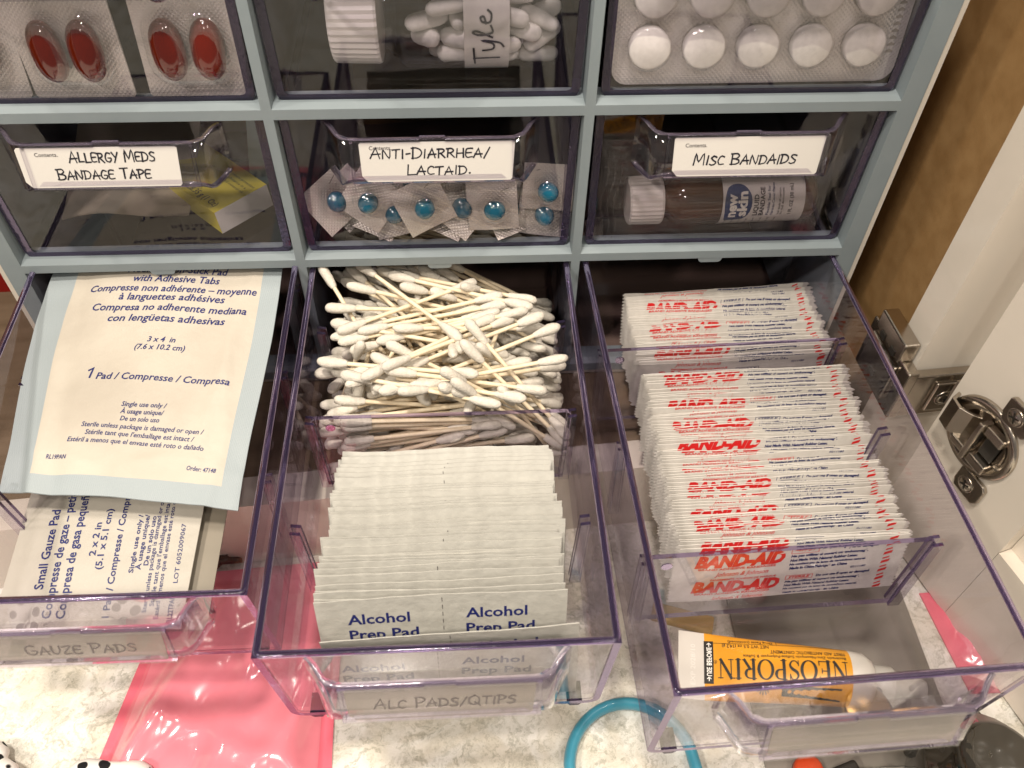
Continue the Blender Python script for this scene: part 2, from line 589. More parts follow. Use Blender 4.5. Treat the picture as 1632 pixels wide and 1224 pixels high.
SWABS = "-16,190,15,95,-31,-1,2;-7,439,15,31,95,-4,-1;-59,605,15,100,0,0,0;86,284,15,95,31,-1,-2;-57,408,15,100,0,0,-5;-77,636,15,100,0,0,0;-12,319,15,0,-100,2,0;28,467,16,89,45,-2,-4;-90,685,45,94,31,-4,-11;4,71,15,95,31,0,1;-86,516,44,71,71,-3,-3;-16,689,15,0,-100,-2,0;-45,262,30,22,98,0,3;-45,422,42,26,96,-4,-2;5,499,16,99,15,-1,-4;-89,234,16,75,66,1,1;52,364,15,31,95,-5,-2;-39,567,31,52,-85,7,-1;0,131,25,96,-29,1,2;-90,286,45,22,97,2,1;-2,727,15,81,-59,-1,2;-23,158,15,28,96,2,1;-32,482,44,89,-45,2,-4;-26,703,45,31,95,-11,-4;-29,102,15,61,-80,-1,1;-30,346,33,100,4,-2,-3;-93,654,45,94,31,-4,-11;-69,212,35,100,9,0,2;-59,614,45,94,31,-4,-11;-129,718,84,98,20,1,-2;-135,286,78,91,39,-13,-11;28,565,69,98,17,-5,-10;-66,741,64,85,-52,6,-1;45,259,78,42,-90,14,-7;-131,460,44,99,16,-1,-4;-46,684,77,94,-34,1,-2;-14,540,49,85,52,-2,-4;-169,382,45,84,-53,1,-3;8,629,75,81,-59,4,-5;-336,382,74,1,56,-83,-3;-80,535,88,92,-23,12,-30;-28,723,109,21,-98,3,1;-40,166,59,35,-92,15,-3;-112,591,120,8,99,-2,-9;-87,698,124,78,-62,5,-1;24,15,16,71,71,0,0;-137,378,92,99,3,3,-13;-101,666,114,94,34,6,-7;8,43,28,70,-71,0,1;-52,408,88,55,-81,17,-7;92,605,115,36,-92,-10,14;-26,61,53,79,61,-4,-2;-103,336,89,99,0,3,-13;-73,765,85,88,-45,11,6;22,85,67,33,-94,3,-3;-94,429,121,81,-59,1,9;-105,636,128,97,-24,1,3;61,175,58,84,-51,12,-13;-37,347,115,79,61,6,3;-112,756,125,88,-45,12,5;-28,211,96,62,-78,9,-3;43,325,109,27,96,7,-2;-185,548,144,28,-94,-18,3;55,111,78,2,-100,4,-2;110,303,106,27,96,7,-4;-54,765,138,88,45,12,-6;66,156,86,95,29,0,-7;-18,408,115,79,61,8,2;-262,553,172,86,-28,-15,40;57,15,47,89,45,0,0;-2,380,120,82,-56,0,8;-156,383,168,7,4,-37,93;97,28,79,99,15,-3,-2;272,236,112,51,-72,-38,27;-139,598,166,45,83,32,11;168,15,143,89,-45,0,0;169,256,145,98,19,-4,2;20,601,171,53,84,15,0;16,112,113,37,92,6,11;-2,426,146,87,47,-5,-11;32,574,162,99,6,9,13;47,84,125,97,24,-5,9;-56,500,161,98,8,12,13;10,550,141,98,7,10,14;184,423,134,11,-14,-69,71;49,403,178,92,37,7,6;-11,649,172,49,85,20,1;174,182,135,76,-64,-11,4;-8,434,177,45,-88,-6,11;3,534,173,35,-92,-8,14;22,178,148,79,61,-10,-2;143,504,138,54,-82,-3,16;129,532,143,98,-4,12,12;107,303,147,93,37,0,-4;17,338,160,100,7,2,-3;175,538,163,95,-27,12,1;44,137,153,64,76,-10,2;47,356,198,60,-80,5,5;37,574,195,27,96,1,-10;68,52,128,85,52,-4,11;170,382,193,36,-93,4,5;182,630,174,67,-73,17,4;-82,101,127,41,91,-9,8;99,450,192,95,31,9,4;111,482,192,81,58,11,0;161,234,173,97,-23,-2,-5;83,350,230,73,68,-1,-8;105,710,176,95,29,7,0;58,209,158,99,10,-5,-6;21,329,215,57,82,3,-7;75,507,206,84,-54,3,10;168,264,178,82,-56,0,-6;-4,260,189,65,-76,1,-6;138,574,206,99,-8,11,7;-35,120,158,66,-74,-3,-11;172,401,223,97,24,4,-8;74,680,187,81,59,6,-1;-26,165,165,60,79,-9,3;59,304,178,77,64,-1,-3;98,538,215,97,-20,6,8;-111,78,136,12,98,-5,14;72,296,207,97,-24,2,-3;-16,735,201,2,100,2,-6;89,184,184,90,42,-7,-2;55,385,237,4,100,-6,-6;31,612,213,98,17,4,0;96,217,188,91,40,-5,-3;181,488,220,77,60,0,-21;12,765,188,45,-89,5,9;48,46,156,82,-56,-6,-4;193,642,228,8,-97,22,-1;106,765,226,45,88,5,-10;-211,481,266,25,-44,75,-43;258,294,247,76,50,-21,-36;136,636,234,1,97,-23,-2;-5,246,219,33,22,-17,-90;230,488,240,90,25,-7,-34;201,478,257,34,88,-31,-10;-110,45,203,98,16,-8,1;-99,285,254,72,-34,40,-45;144,514,289,2,-97,24,-9;-98,101,238,90,44,6,7;-112,172,253,99,14,0,0;80,600,280,94,34,3,-6;2,144,267,82,57,1,-4;-64,202,262,85,53,4,-2;66,498,293,97,-20,4,-17;-185,15,175,97,-15,-18,-3;-81,231,271,64,77,3,-3;106,661,269,23,-97,0,9;-34,15,201,15,-97,-3,-18;-77,260,277,99,-7,8,2;63,737,249,60,-79,7,9;-152,75,207,70,-71,-6,-6;45,224,294,79,56,-13,-23;-23,442,305,92,11,1,-37;-87,65,248,93,35,-6,7;-56,356,332,97,-23,4,-2;-128,507,349,79,61,1,-1;-153,60,284,98,-17,-2,-7;-169,323,339,99,15,-3,3;-132,679,299,61,79,7,-5;-169,115,260,59,80,-2,3;78,304,326,99,14,9,1;48,717,277,99,-3,9,3;-141,142,307,98,-18,-4,6;0,273,328,21,98,1,-5;-143,418,323,72,-70,-1,-4;-88,36,257,82,-56,-6,1;-169,388,312,16,99,-2,3;-109,445,338,93,36,0,-1;-150,50,320,90,43,4,5;-9,175,340,89,45,-6,0;73,589,309,20,96,-18,-12;-164,154,332,88,-47,-4,-5;-100,393,346,72,69,-4,2;-100,545,352,80,-60,2,-1;-44,125,312,47,88,5,4;-52,213,324,95,-30,0,-1;-26,597,334,73,66,-8,-16;-72,37,337,68,-73,0,6;-49,243,330,100,0,3,0;-70,476,342,100,5,2,0;-35,96,312,99,14,0,7;-5,251,358,30,-94,-17,9;-264,397,383,22,72,63,19;-148,70,344,99,13,-1,1;-138,165,363,43,-88,-16,10;-116,381,388,58,6,11,81;-96,102,372,68,-73,5,5;-40,373,403,74,-56,26,-27;-166,538,433,91,-16,18,-34;-96,67,376,95,31,0,5;-89,378,413,20,-91,37,-3;-145,557,406,94,22,3,-26;-205,322,409,5,89,-46,-5;32,380,399,57,-73,35,-17;-140,623,403,84,-47,17,-18;-70,31,367,73,68,5,-1;-170,249,435,94,34,1,5;-57,684,343,5,-98,13,13;-112,154,432,81,58,-2,-10;-69,373,442,78,60,-6,-15;-38,496,417,31,87,-34,-20;-71,15,308,45,-89,-3,-6;-24,391,438,93,33,0,-16;-138,763,316,89,45,10,-6;20,201,436,93,-29,4,23;-74,225,482,50,83,23,7;-33,530,389,66,-71,23,-12;8,102,451,81,-53,25,-3;-57,268,482,65,-72,-13,21;-5,728,376,50,84,4,-20;57,168,442,44,-86,21,16;-56,434,443,64,-75,15,-6;-10,746,349,18,-97,6,13;170,274,452,71,39,26,53;-146,367,477,30,-75,-56,20;-175,675,375,68,-71,17,-7;43,468,439,51,44,67,33;16,450,454,65,-15,9,74;-45,752,323,88,-46,10,5;239,66,357,72,57,35,-15;-353,293,268,55,-59,-33,-49;8,604,434,83,-44,24,-23;38,260,557,39,-87,-23,20;-92,378,505,1,-99,-13,2;62,593,403,29,-89,36,1;214,106,404,94,9,31,12;-303,415,476,30,40,32,80;203,544,385,96,-3,26,2;112,102,479,69,68,23,0;-72,512,506,79,-58,14,9;106,571,433,19,-96,1,21;282,258,332,59,66,38,-27;15,570,509,28,94,-18,-9;149,612,372,86,-43,28,-3;188,162,465,94,28,15,13;259,647,388,50,76,39,-15;216,556,341,85,-43,30,-3;56,147,490,98,-11,4,17;-137,469,515,96,-26,6,6;136,660,359,43,-86,22,17;319,50,257,33,78,23,-48;-120,402,508,56,82,12,6;204,676,320,96,-6,27,-10;235,15,404,69,-61,29,26;-53,358,509,58,80,11,10;222,734,334,5,95,1,-32;268,143,454,80,42,18,-39;-22,411,530,81,-56,-6,12;211,764,335,28,92,8,-28;205,70,432,56,-74,19,33;-44,451,520,99,10,-1,12;192,653,290,37,-89,20,18;88,100,519,62,78,4,-9;104,365,509,96,-24,8,10;139,764,347,31,-91,9,27;257,96,426,33,85,-2,-41;-33,247,550,6,95,30,-2;189,714,325,98,9,17,-11;-115,463,542,69,-69,-16,18"
PILLS = "108,-10,-135,2,1,64,77;-117,4,-135,95,-31,-2,4;155,38,-104,27,-20,1,-94;52,46,-127,100,-10,1,-2;53,-63,-116,15,28,95,0;180,-60,-120,49,86,14,0;-147,23,-85,73,8,31,60;-202,26,-89,78,-12,50,35;170,7,-54,29,-41,-87,3;-88,85,-98,16,-39,-86,-29;-87,-98,-93,61,79,-2,0;-32,-13,-105,49,58,30,58;90,67,-77,5,48,-87,6;-98,-40,-95,87,33,-29,24;24,65,-68,21,81,51,-21;-92,55,-53,68,4,-43,59;-145,48,-37,52,-25,-9,81;-193,-82,-46,29,-36,-48,74;-33,73,-59,71,-35,35,51;47,-10,-34,65,-13,-67,34;-9,-29,-46,62,13,-48,61;32,127,-47,0,-1,-61,-79;190,-75,-50,13,-28,92,25;-142,92,3,30,61,73,7;170,131,-36,0,100,0,0;-10,-85,-22,8,97,-22,5;-79,-111,-39,55,-81,16,-14;123,-100,-16,92,21,-5,-32;-38,135,6,4,0,100,0;188,-28,2,18,-14,76,61;104,-18,-44,74,-25,45,-44;-88,-71,12,60,36,43,57;98,-16,22,33,-1,-6,-94;50,-116,-66,88,-45,-8,-11;64,80,-20,100,-4,6,-2;-17,-85,32,70,40,36,46;-46,28,24,37,92,-4,14;-186,-92,13,22,-97,-9,-7;-120,-32,51,43,76,-48,7;177,-84,12,15,-20,-97,4;-97,99,42,64,-72,26,-1;203,58,58,6,48,78,39;177,70,11,3,-60,-80,-6;138,-9,69,14,11,-89,42;74,-116,34,10,14,63,76;80,36,44,4,-37,74,-56;-170,20,72,32,-59,58,-47;-116,-118,67,3,7,-6,-100;-102,11,88,68,-14,32,64;-49,3,74,44,-55,-67,22;58,111,27,78,-50,5,38;-183,-84,114,4,-94,-13,30;183,-12,112,71,-17,-4,68;-142,35,117,79,-16,6,59;98,-67,77,97,25,-3,1"

# ------------------------------------------------------------------ the drawer cabinet
PITCH, ROWP, TH, BH = 100.0, 60.66, 3.18, 3.49
CX = (-50.0, 50.0, 150.35)
XS = (-100.0, 0.0, 100.0, 200.7)
XL, XR = -105.05, 205.75           # outside of the blue frame
ZB, ZT = -63.2, 124.4
DEPTH = 192.0

cab = thing('drawer_cabinet', 'pale blue plastic cabinet of nine small drawers in a white shell', 'drawer cabinet', (50, 0, ZB - 1.8))
mb = MB()
cells = []
for c in range(3):
    for r in range(3):
        xl, xr = XS[c] + TH / 2, XS[c + 1] - TH / 2
        zt = ROWP * (r - 0) - BH / 2
        zb = zt - (ROWP - BH)
        cells.append((c, r, xl, xr, zb, zt))
gx = [XL] + [v for c in range(3) for v in (XS[c] + TH / 2, XS[c + 1] - TH / 2)] + [XR]
gz = [ZB] + [v for r in range(3) for v in (ROWP * r - BH / 2 - (ROWP - BH), ROWP * r - BH / 2)] + [ZT]
for i in range(len(gx) - 1):
    for j in range(len(gz) - 1):
        if i % 2 == 1 and j % 2 == 1:
            continue
        mb.add([(gx[i], 0, gz[j]), (gx[i + 1], 0, gz[j]), (gx[i + 1], 0, gz[j + 1]), (gx[i], 0, gz[j + 1])], [(0, 1, 2, 3)])
mb.add([(XL, 0, ZB), (XR, 0, ZB), (XR, 0, ZT), (XL, 0, ZT), (XL, DEPTH, ZB), (XR, DEPTH, ZB), (XR, DEPTH, ZT), (XL, DEPTH, ZT)],
       [(0, 4, 5, 1), (1, 5, 6, 2), (2, 6, 7, 3), (3, 7, 4, 0)])
for c, r, xl, xr, zb, zt in cells:
    a, b, cc, d = (xl, zb), (xr, zb), (xr, zt), (xl, zt)
    e = .45
    A, B, C_, D_ = (xl + e, zb + 1.0), (xr - e, zb + 1.0), (xr - e, zt - .2), (xl + e, zt - .2)
    o, i_ = [a, b, cc, d], [A, B, C_, D_]
    for k in range(4):
        k2 = (k + 1) % 4
        mb.add([(o[k][0], 0, o[k][1]), (o[k2][0], 0, o[k2][1]), (i_[k2][0], 2.6, i_[k2][1]), (i_[k][0], 2.6, i_[k][1])], [(0, 3, 2, 1)])
        yd = 9 if k in (0, 2) else DEPTH
        mb.add([(i_[k][0], 2.6, i_[k][1]), (i_[k2][0], 2.6, i_[k2][1]), (i_[k2][0], yd, i_[k2][1]), (i_[k][0], yd, i_[k][1])], [(0, 3, 2, 1)])
mb.build('frame', 'blue', cab, world=True)
mb = MB()
s = 1.75
x0, x1, z0, z1 = XL - .15 - s, XR + .15 + s, ZB - s - .1, ZT + s + .1
mb.box((x0, .35, z0), (XL - .12, DEPTH + 3, z1))
mb.box((XR + .12, .35, z0), (x1, DEPTH + 3, z1))
mb.box((XL - .12, .35, z0), (XR + .12, DEPTH + 3, ZB - .1))
mb.box((XL - .12, .35, ZT + .1), (XR + .12, DEPTH + 3, z1))
mb.build('shell', 'white_pl', cab, world=True)
mb = MB()
mb.box((XL, DEPTH + .1, ZB), (XR, DEPTH + 2.8, ZT))
mb.box((XL + .2, 9.5, ZB + .05), (XR - .2, DEPTH, ZB + .4))
mb.build('back_panel', 'dark_in', cab, world=True)
mb = MB()
tabp = [(-4.6, 0), (-4.1, -1.5), (-3.2, -2.1), (3.2, -2.1), (4.1, -1.5), (4.6, 0)]
mb.prism([(x, z) for x, z in tabp], .15, 1.4)
me = mb.build('stop_tab', 'blue', mesh_only=True)
for c in range(3):
    link('stop_tab', me, cab, (CX[c], 0, -BH / 2 + .05), (0, 0, 0), True)

# ------------------------------------------------------------------ the drawers
DL, DH, DW, DWB, WT, FS = 190.0, 53.8, 47.6, 46.9, 2.1, 4.4


def yfront(z):
    return FS * (-z / DH)


def u_profile():
    """outer and inner paths of the drawer body, from left rim round the bottom to right rim"""
    R = 4.6
    out, inn = [(-DW, 0.0)], [(-DW + WT, 0.0)]
    for k in range(6):
        a = PI + (PI / 2) * k / 5
        out.append((-DWB + R + R * math.cos(a), -DH + R + R * math.sin(a)))
        q = R - WT
        inn.append((-DWB + R + q * math.cos(a), -DH + R + q * math.sin(a) * (R - WT - .7) / q))
    out += [(-x, z) for x, z in reversed(out)]
    inn += [(-x, z) for x, z in reversed(inn)]
    return out, inn


def drawer_body():
    out, inn = u_profile()
    n = len(out)
    mb = MB()
    V = [(x, yfront(z), z) for x, z in out] + [(x, yfront(z), z) for x, z in inn]
    V += [(x, DL, z) for x, z in out] + [(x, DL, z) for x, z in inn]
    F, m = [], []
    for i in range(n - 1):
        F.append((n + i, n + i + 1, i + 1, i)); m.append(1)                       # front end of the walls
        F.append((i, i + 1, 2 * n + i + 1, 2 * n + i)); m.append(0)               # outside
        F.append((3 * n + i, 3 * n + i + 1, n + i + 1, n + i)); m.append(0)       # inside
    F += [(0, 2 * n, 3 * n, n), (n - 1, 2 * n - 1, 4 * n - 1, 3 * n - 1)]; m += [1, 1]
    mb.add(V, F, m)
    # back wall
    poly = inn
    mb.prism([(x, z) for x, z in poly], DL - 1.6, DL, 0, 0, [0] * (len(poly) - 1) + [1])
    # feet at the front corners
    for sx in (-1, 1):
        cx = sx * 39.5
        z0 = -DH
        mb.hexa([(cx - 1.3, FS + .2, z0 - 2.1), (cx + 1.3, FS + .2, z0 - 2.1), (cx + 1.3, FS + 7, z0 - 2.1), (cx - 1.3, FS + 7, z0 - 2.1),
                 (cx - 2.4, FS + .1, z0 + .02), (cx + 2.4, FS + .1, z0 + .02), (cx + 2.4, FS + 7, z0 + .02), (cx - 2.4, FS + 7, z0 + .02)], 1)
    return mb


def rim_mesh():
    mb = MB()
    r = WT / 2 + .02
    x = DW - r + .02
    yf = r * .85
    c = 1.2
    P = [(-x, DL - 1, 0), (-x, DL * .6, 0), (-x, DL * .3, 0), (-x, yf + c, 0), (-x + .35 * c, yf + .35 * c, 0), (-x + c, yf, 0),
         (0, yf, 0), (x - c, yf, 0), (x - .35 * c, yf + .35 * c, 0), (x, yf + c, 0), (x, DL * .3, 0), (x, DL * .6, 0), (x, DL - 1, 0)]
    mb.tube(P, r, 12, 0, None, True, True, .55)
    return mb


def front_panel():
    out, inn = u_profile()
    n = len(inn)
    mb = MB()
    e = .03
    P = [(x * (1 - .0006), z) for x, z in inn]
    V = [(x, yfront(z) + .35, z - .05 * (z < -1)) for x, z in P] + [(x, yfront(z) + 1.8, z) for x, z in P]
    mb.add(V, [tuple(range(n))], 0)
    mb.add(V, [tuple(range(2 * n - 1, n - 1, -1))], 0)
    mb.add(V, [(n - 1, 2 * n - 1, n, 0)], 1)
    return mb


HX = [(-34.6, .2, -.5, .5, -18.6), (-33.6, 1.0, -.6, 1.8, -19.4), (-32.3, 2.4, -1.0, 4.0, -19.8), (-31.2, 4.0, -1.7, 6.4, -19.8), (-30.2, 5.4, -2.2, 8.4, -19.5),
      (-29.2, 6.5, -2.5, 9.8, -18.8), (-27.8, 7.2, -2.7, 10.5, -17.8), (-25.6, 7.5, -2.7, 10.8, -17.2), (-22.0, 7.6, -2.7, 10.9, -17.0)]


def plate_y(z):
    return -(7.6 + (10.9 - 7.6) * (z + 2.7) / (-17.0 + 2.7))


def handle():
    st = HX + [(-x, a, b, c, d) for x, a, b, c, d in reversed(HX)]
    n = len(st)
    mb = MB()
    prof = []
    for x, ot, zt, ob, zb in st:
        yb = yfront(zb)
        t = 1.5
        sx = -1 if x < 0 else 1
        xi = x - sx * (t if abs(x) > 27 else 0)
        ti = t * (.35 if abs(x) > 30 else 1)
        prof.append(((x, -ot, zt), (x, -(ot + ob) / 2 - .1, (zt + zb) / 2), (x, -ob, zb + 1.6), (x * .985, -ob + 1.0, zb),
                     (xi * .985, -ob + 1.0 + ti, zb + .9), (xi, -(ot + ob) / 2 + ti, (zt + zb) / 2), (xi, -ot + ti, zt)))
    k = 7
    V = [p for q in prof for p in q]
    F, m = [], []
    for i in range(n - 1):
        for j in range(k):
            j2 = (j + 1) % k
            F.append((i * k + j, i * k + j2, (i + 1) * k + j2, (i + 1) * k + j))
            m.append(1 if j == 6 else (1 if j == 3 else 0))
    mb.add(V, F, m, None, True)
    # floor of the pocket back to the drawer front
    for i in range(n - 1):
        a, b = prof[i][3], prof[i + 1][3]
        ya, yb = yfront(a[2]) + .2, yfront(b[2]) + .2
        mb.add([a, b, (b[0], yb, b[2] - .3), (a[0], ya, a[2] - .3), (a[0], a[1], a[2] + .7), (b[0], b[1], b[2] + .7), (b[0], yb, b[2] + .5), (a[0], ya, a[2] + .5)],
               [(3, 2, 1, 0), (4, 5, 6, 7)], 0)
    return mb


def plate_map(x, z, lift=0.0):
    # print plane of the label: x along the plate, z measured in the plate
    return (x, plate_y(z) - .34 - lift, z)


def label_lip():
    mb = MB()
    def bar(x0, z0, x1, z1, t):
        P = []
        for yy in (.12, -t):
            for x, z in ((x0, z0), (x1, z0), (x1, z1), (x0, z1)):
                P.append((x, plate_y(z) + yy, z))
        mb.hexa([P[4], P[5], P[1], P[0], P[7], P[6], P[2], P[3]], [0, 1, 0, 0, 0, 0])
    bar(-25.6, -16.9, 26.4, -16.2, .75)
    bar(-25.6, -3.2, -3.6, -2.3, .9)
    bar(4.4, -3.2, 26.4, -2.3, .9)
    bar(-3.6, -2.5, 4.4, -1.5, .9)
    bar(-25.6, -16.2, -24.6, -3.2, .9)
    bar(25.4, -16.2, 26.4, -3.2, .9)
    return mb


def slot_rib():
    mb = MB()
    # a rib on the left wall, in the drawer's own frame; tapered at the top
    xw = -DWB + WT - .25
    mb.hexa([(xw - .1, -.55, -51.4), (xw + 3.6, -.55, -51.4), (xw + 3.6, .55, -51.4), (xw - .1, .55, -51.4),
             (xw - .5, -.55, -14), (xw + 2.5, -.55, -14.6), (xw + 2.5, .55, -14.6), (xw - .5, .55, -14)], [0, 1, 0, 1, 0, 0])
    return mb


FS_OPEN, DH_OPEN = FS, DH
FS, DH, WT = .9, 55.6, 2.7
ME_BODYC = drawer_body().build('body', ['clear', 'edge_shaded'], mesh_only=True)
ME_FRONTC = front_panel().build('front_panel', ['clear', 'edge_shaded'], mesh_only=True)
FS, DH, WT = FS_OPEN, DH_OPEN, 2.1
ME_BODY = drawer_body().build('body', ['clear', 'edge'], mesh_only=True)
ME_FRONT = front_panel().build('front_panel', ['clear', 'edge'], mesh_only=True)
ME_RIM = rim_mesh().build('rim', ['rim'], mesh_only=True)
ME_HAND = handle().build('handle', ['clear2', 'edge2'], mesh_only=True)
ME_LIP = label_lip().build('label_holder', ['clear2', 'edge2'], mesh_only=True)
mbr = slot_rib()
ME_RIBL = mbr.build('slot_rib', ['clear2', 'edge'], mesh_only=True)
mbr.v = [(-x, y, z) for x, y, z in mbr.v]
mbr.f = [f[::-1] for f in mbr.f]
ME_RIBR = mbr.build('slot_rib', ['clear2', 'edge'], mesh_only=True)


class Drawer:
    def __init__(self, c, r, D, a, b, dx, dz, label, lines, ribs, cdx=0.0):
        piv = Vector((CX[c] + dx, 0, ROWP * r - BH / 2 + dz))
        e = Euler((-a, 0, b))
        R = e.to_matrix()
        self.loc = piv + R @ Vector((0, -D, 0))
        self.R, self.e = R, e
        t = thing('acrylic_drawer', label, 'drawer', self.loc, e)
        self.t = t
        link('body', ME_BODY if ribs else ME_BODYC, t)
        link('front_panel', ME_FRONT if ribs else ME_FRONTC, t)
        if ribs:
            link('rim', ME_RIM, t)
        h = link('handle', ME_HAND, t)
        link('label_holder', ME_LIP, h)
        mb = MB()
        ol = [(x + cdx, z) for x, z in ((-22.2, -15.9), (-20.9, -16.0), (23.5, -16.0), (24.1, -15.4), (24.9, -3.9), (24.3, -3.4), (-23.6, -3.4), (-24.1, -3.9), (-23.9, -14.0))]
        n = len(ol)
        V = [(x, plate_y(z) - .3, z) for x, z in ol] + [(x, plate_y(z) - .02, z) for x, z in ol]
        mb.add(V, [tuple(range(n)), tuple(range(2 * n - 1, n - 1, -1))] + [(i, n + i, n + (i + 1) % n, (i + 1) % n) for i in range(n)], 0)
        for ln in lines:
            if ln[0] == 'print':
                write(mb, ln[1], ln[2] + cdx, ln[3], ln[4], lambda x, y: plate_map(x, y, .02), 2, .012)
            else:
                handwrite(mb, ln[1], ln[2] + cdx, ln[3], ln[4], .46, lambda x, y, l=0: plate_map(x, y, .02 + l), 1, width=ln[5])
        mb.build('label_card', ['hazy_label', 'faint_ink', 'faint_ink'] if ribs else ['card', 'ink', 'grey_ink'], h)
        if ribs:
            for ys in (46.0, 88.0, 130.0):
                for o in (-1.35, 1.35):
                    link('slot_rib', ME_RIBL, t, (0, ys + o, 0))
                    link('slot_rib', ME_RIBR, t, (0, ys + o, 0))

    def at(self, x, y, z):
        """a point of the drawer's own frame in the room"""
        return self.loc + self.R @ Vector((x, y, z))


CLOSED = dict(D=-3.0, a=0, b=0, dx=0, dz=-2.0)
d11 = Drawer(0, 2, **CLOSED, label='closed upper left drawer holding red softgel blister packs', lines=[], ribs=False)
d12 = Drawer(1, 2, **CLOSED, label='closed upper middle drawer holding the pill bottle on its side', lines=[], ribs=False)
d13 = Drawer(2, 2, **CLOSED, label='closed upper right drawer holding the card of white tablets', lines=[], ribs=False)
d21 = Drawer(0, 1, **CLOSED, label='closed drawer whose card reads allergy meds and bandage tape', ribs=False,
             lines=[('print', 'Contents.', -18.6, -6.0, 1.3), ('hand', 'ALLERGY MEDS', -8.6, -7.9, 2.9, 26.5), ('hand', 'BANDAGE TAPE', -13.6, -13.2, 2.7, 29)], cdx=-3.5)
d22 = Drawer(1, 1, **CLOSED, label='closed drawer whose handwritten card begins with anti-diarrhea', ribs=False,
             lines=[('print', 'Contents.', -21, -5.6, 1.3), ('hand', 'ANTI-DIARRHEA/', -20.8, -8.3, 2.8, 38), ('hand', 'LACTAID.', -9.6, -13.8, 2.7, 21)], cdx=1.4)
d23 = Drawer(2, 1, **CLOSED, label='closed drawer with a short one-line card holding a small brown bottle', ribs=False,
             lines=[('print', 'Contents.', -20.5, -6.4, 1.3), ('hand', 'MISC BANDAIDS', -17.2, -12.2, 2.9, 34)], cdx=1.0)
dl = Drawer(0, 0, 126.4, -.045, -.007, .975, .241, 'open lower left drawer of gauze pad packets, least pulled out', [('hand', 'GAUZE PADS', -13, -11.6, 3.4, 30)], True)
dm = Drawer(1, 0, 146.4, .004, -.001, .1, -1.883, 'open lower middle drawer with cotton swabs and alcohol prep pads', [('hand', 'ALC PADS/QTIPS', -17, -11.6, 3.4, 37)], True)
dr = Drawer(2, 0, 161.15, .026, .029, .172, -1.301, 'open lower right drawer of bandage wrappers, pulled out farthest', [], True)


def divider_mesh():
    mb = MB()
    R = 2.4
    W1, W0, Z1, Z0 = 43.9, 43.0, -13.0, -51.3
    P = [(-W0, Z0), (W0, Z0), (W1, Z1 - R)]
    P += [(W1 - R + R * math.cos(a * PI / 8), Z1 - R + R * math.sin(a * PI / 8)) for a in range(1, 5)]
    P += [(-x, z) for x, z in reversed(P[3:])] + [(-W1, Z1 - R)]
    n = len(P)
    mb.prism(P, -.75, .75, 0, 0, [1] * n)
    mb.tube([(-37.5, -.76, -17.5), (-37.5, -1.0, -17.5)], 1.7, 14, 1)
    return mb


ME_DIV = divider_mesh().build('clear_divider', ['clear', 'rim'], mesh_only=True)
for d, ys, lab in ((dm, 88.0, 'clear divider between the cotton swabs and the alcohol pads'),
                   (dr, 130.0, 'rear clear divider among the bandage wrappers'),
                   (dr, 46.0, 'front clear divider between the bandage wrappers and the ointment tube')):
    o = link('clear_divider', ME_DIV, None, d.at(0, ys, 0), d.e)
    tag(o, lab, 'drawer divider')

# ------------------------------------------------------------------ kitchen cupboard and counter
M['wood'] = noise_variation(mat('brown_wood_veneer', rough=.45), (.25, .145, .058), (.31, .19, .083), 9, .12, 60, stretch=(1, 12, 12), lo=.3, hi=.7)
M['woodf'] = noise_variation(mat('shelf_board', rough=.5), (.150, .108, .068), (.215, .160, .108), 14, .12, 80, stretch=(1, 9, 9), lo=.3, hi=.7)
M['paint'] = noise_variation(mat('cream_cupboard_paint', rough=.26, spec=.5, coat=.4), (.66, .60, .52), (.69, .63, .55), 18, .05, 120)
M['metal'] = mat('nickel_metal', (.50, .45, .39), .22, 1.0)
M['metald'] = mat('nickel_recess_shade', (.20, .165, .13), .25, 1.0)  # darker copy of the nickel; the cup recess's shade is in its colour
M['black'] = mat('dark_recess', (.02, .017, .014), .5)


def counter_material():
    m = mat('quartz_counter', rough=.16, spec=.5)
    n = N(m)
    v = obj_coords(n)
    d = n.new('ShaderNodeTexNoise', Scale=26, Detail=6, Roughness=.62)
    n.link(v, d.inputs['Vector'])
    mx = n.new('ShaderNodeMixRGB')
    mx.inputs[0].default_value = .06
    n.link(v, mx.inputs[1])
    n.link(d.outputs['Color'], mx.inputs[2])
    a = n.new('ShaderNodeTexNoise', Scale=110, Detail=8, Roughness=.68, Distortion=1.8)
    n.link(mx.outputs[0], a.inputs['Vector'])
    r = n.new('ShaderNodeValToRGB')
    el = r.color_ramp.elements
    el[0].position, el[0].color = .30, (.40, .395, .34, 1)
    el[1].position, el[1].color = .62, (.84, .82, .77, 1)
    e = el.new(.43); e.color = (.62, .605, .54, 1)
    e = el.new(.50); e.color = (.76, .74, .68, 1)
    n.link(a.outputs['Fac'], r.inputs['Fac'])
    b = n.new('ShaderNodeTexNoise', Scale=22, Detail=5, Distortion=2.2)
    n.link(v, b.inputs['Vector'])
    r2 = n.new('ShaderNodeValToRGB')
    r2.color_ramp.elements[0].position, r2.color_ramp.elements[0].color = .40, (.84, .80, .72, 1)
    r2.color_ramp.elements[1].position, r2.color_ramp.elements[1].color = .58, (1, 1, 1, 1)
    n.link(b.outputs['Fac'], r2.inputs['Fac'])
    mm = n.new('ShaderNodeMixRGB', blend_type='MULTIPLY')
    mm.inputs[0].default_value = .75
    n.link(r.outputs['Color'], mm.inputs[1])
    n.link(r2.outputs['Color'], mm.inputs[2])
    n.link(mm.outputs[0], n.b.inputs['Base Color'])
    return m


M['quartz'] = counter_material()
ZC = -107.0
mb = MB()
mb.box((-420, -420, ZC - 24), (520, 330, ZC))
o = mb.build('countertop', 'quartz')
o['kind'] = 'structure'

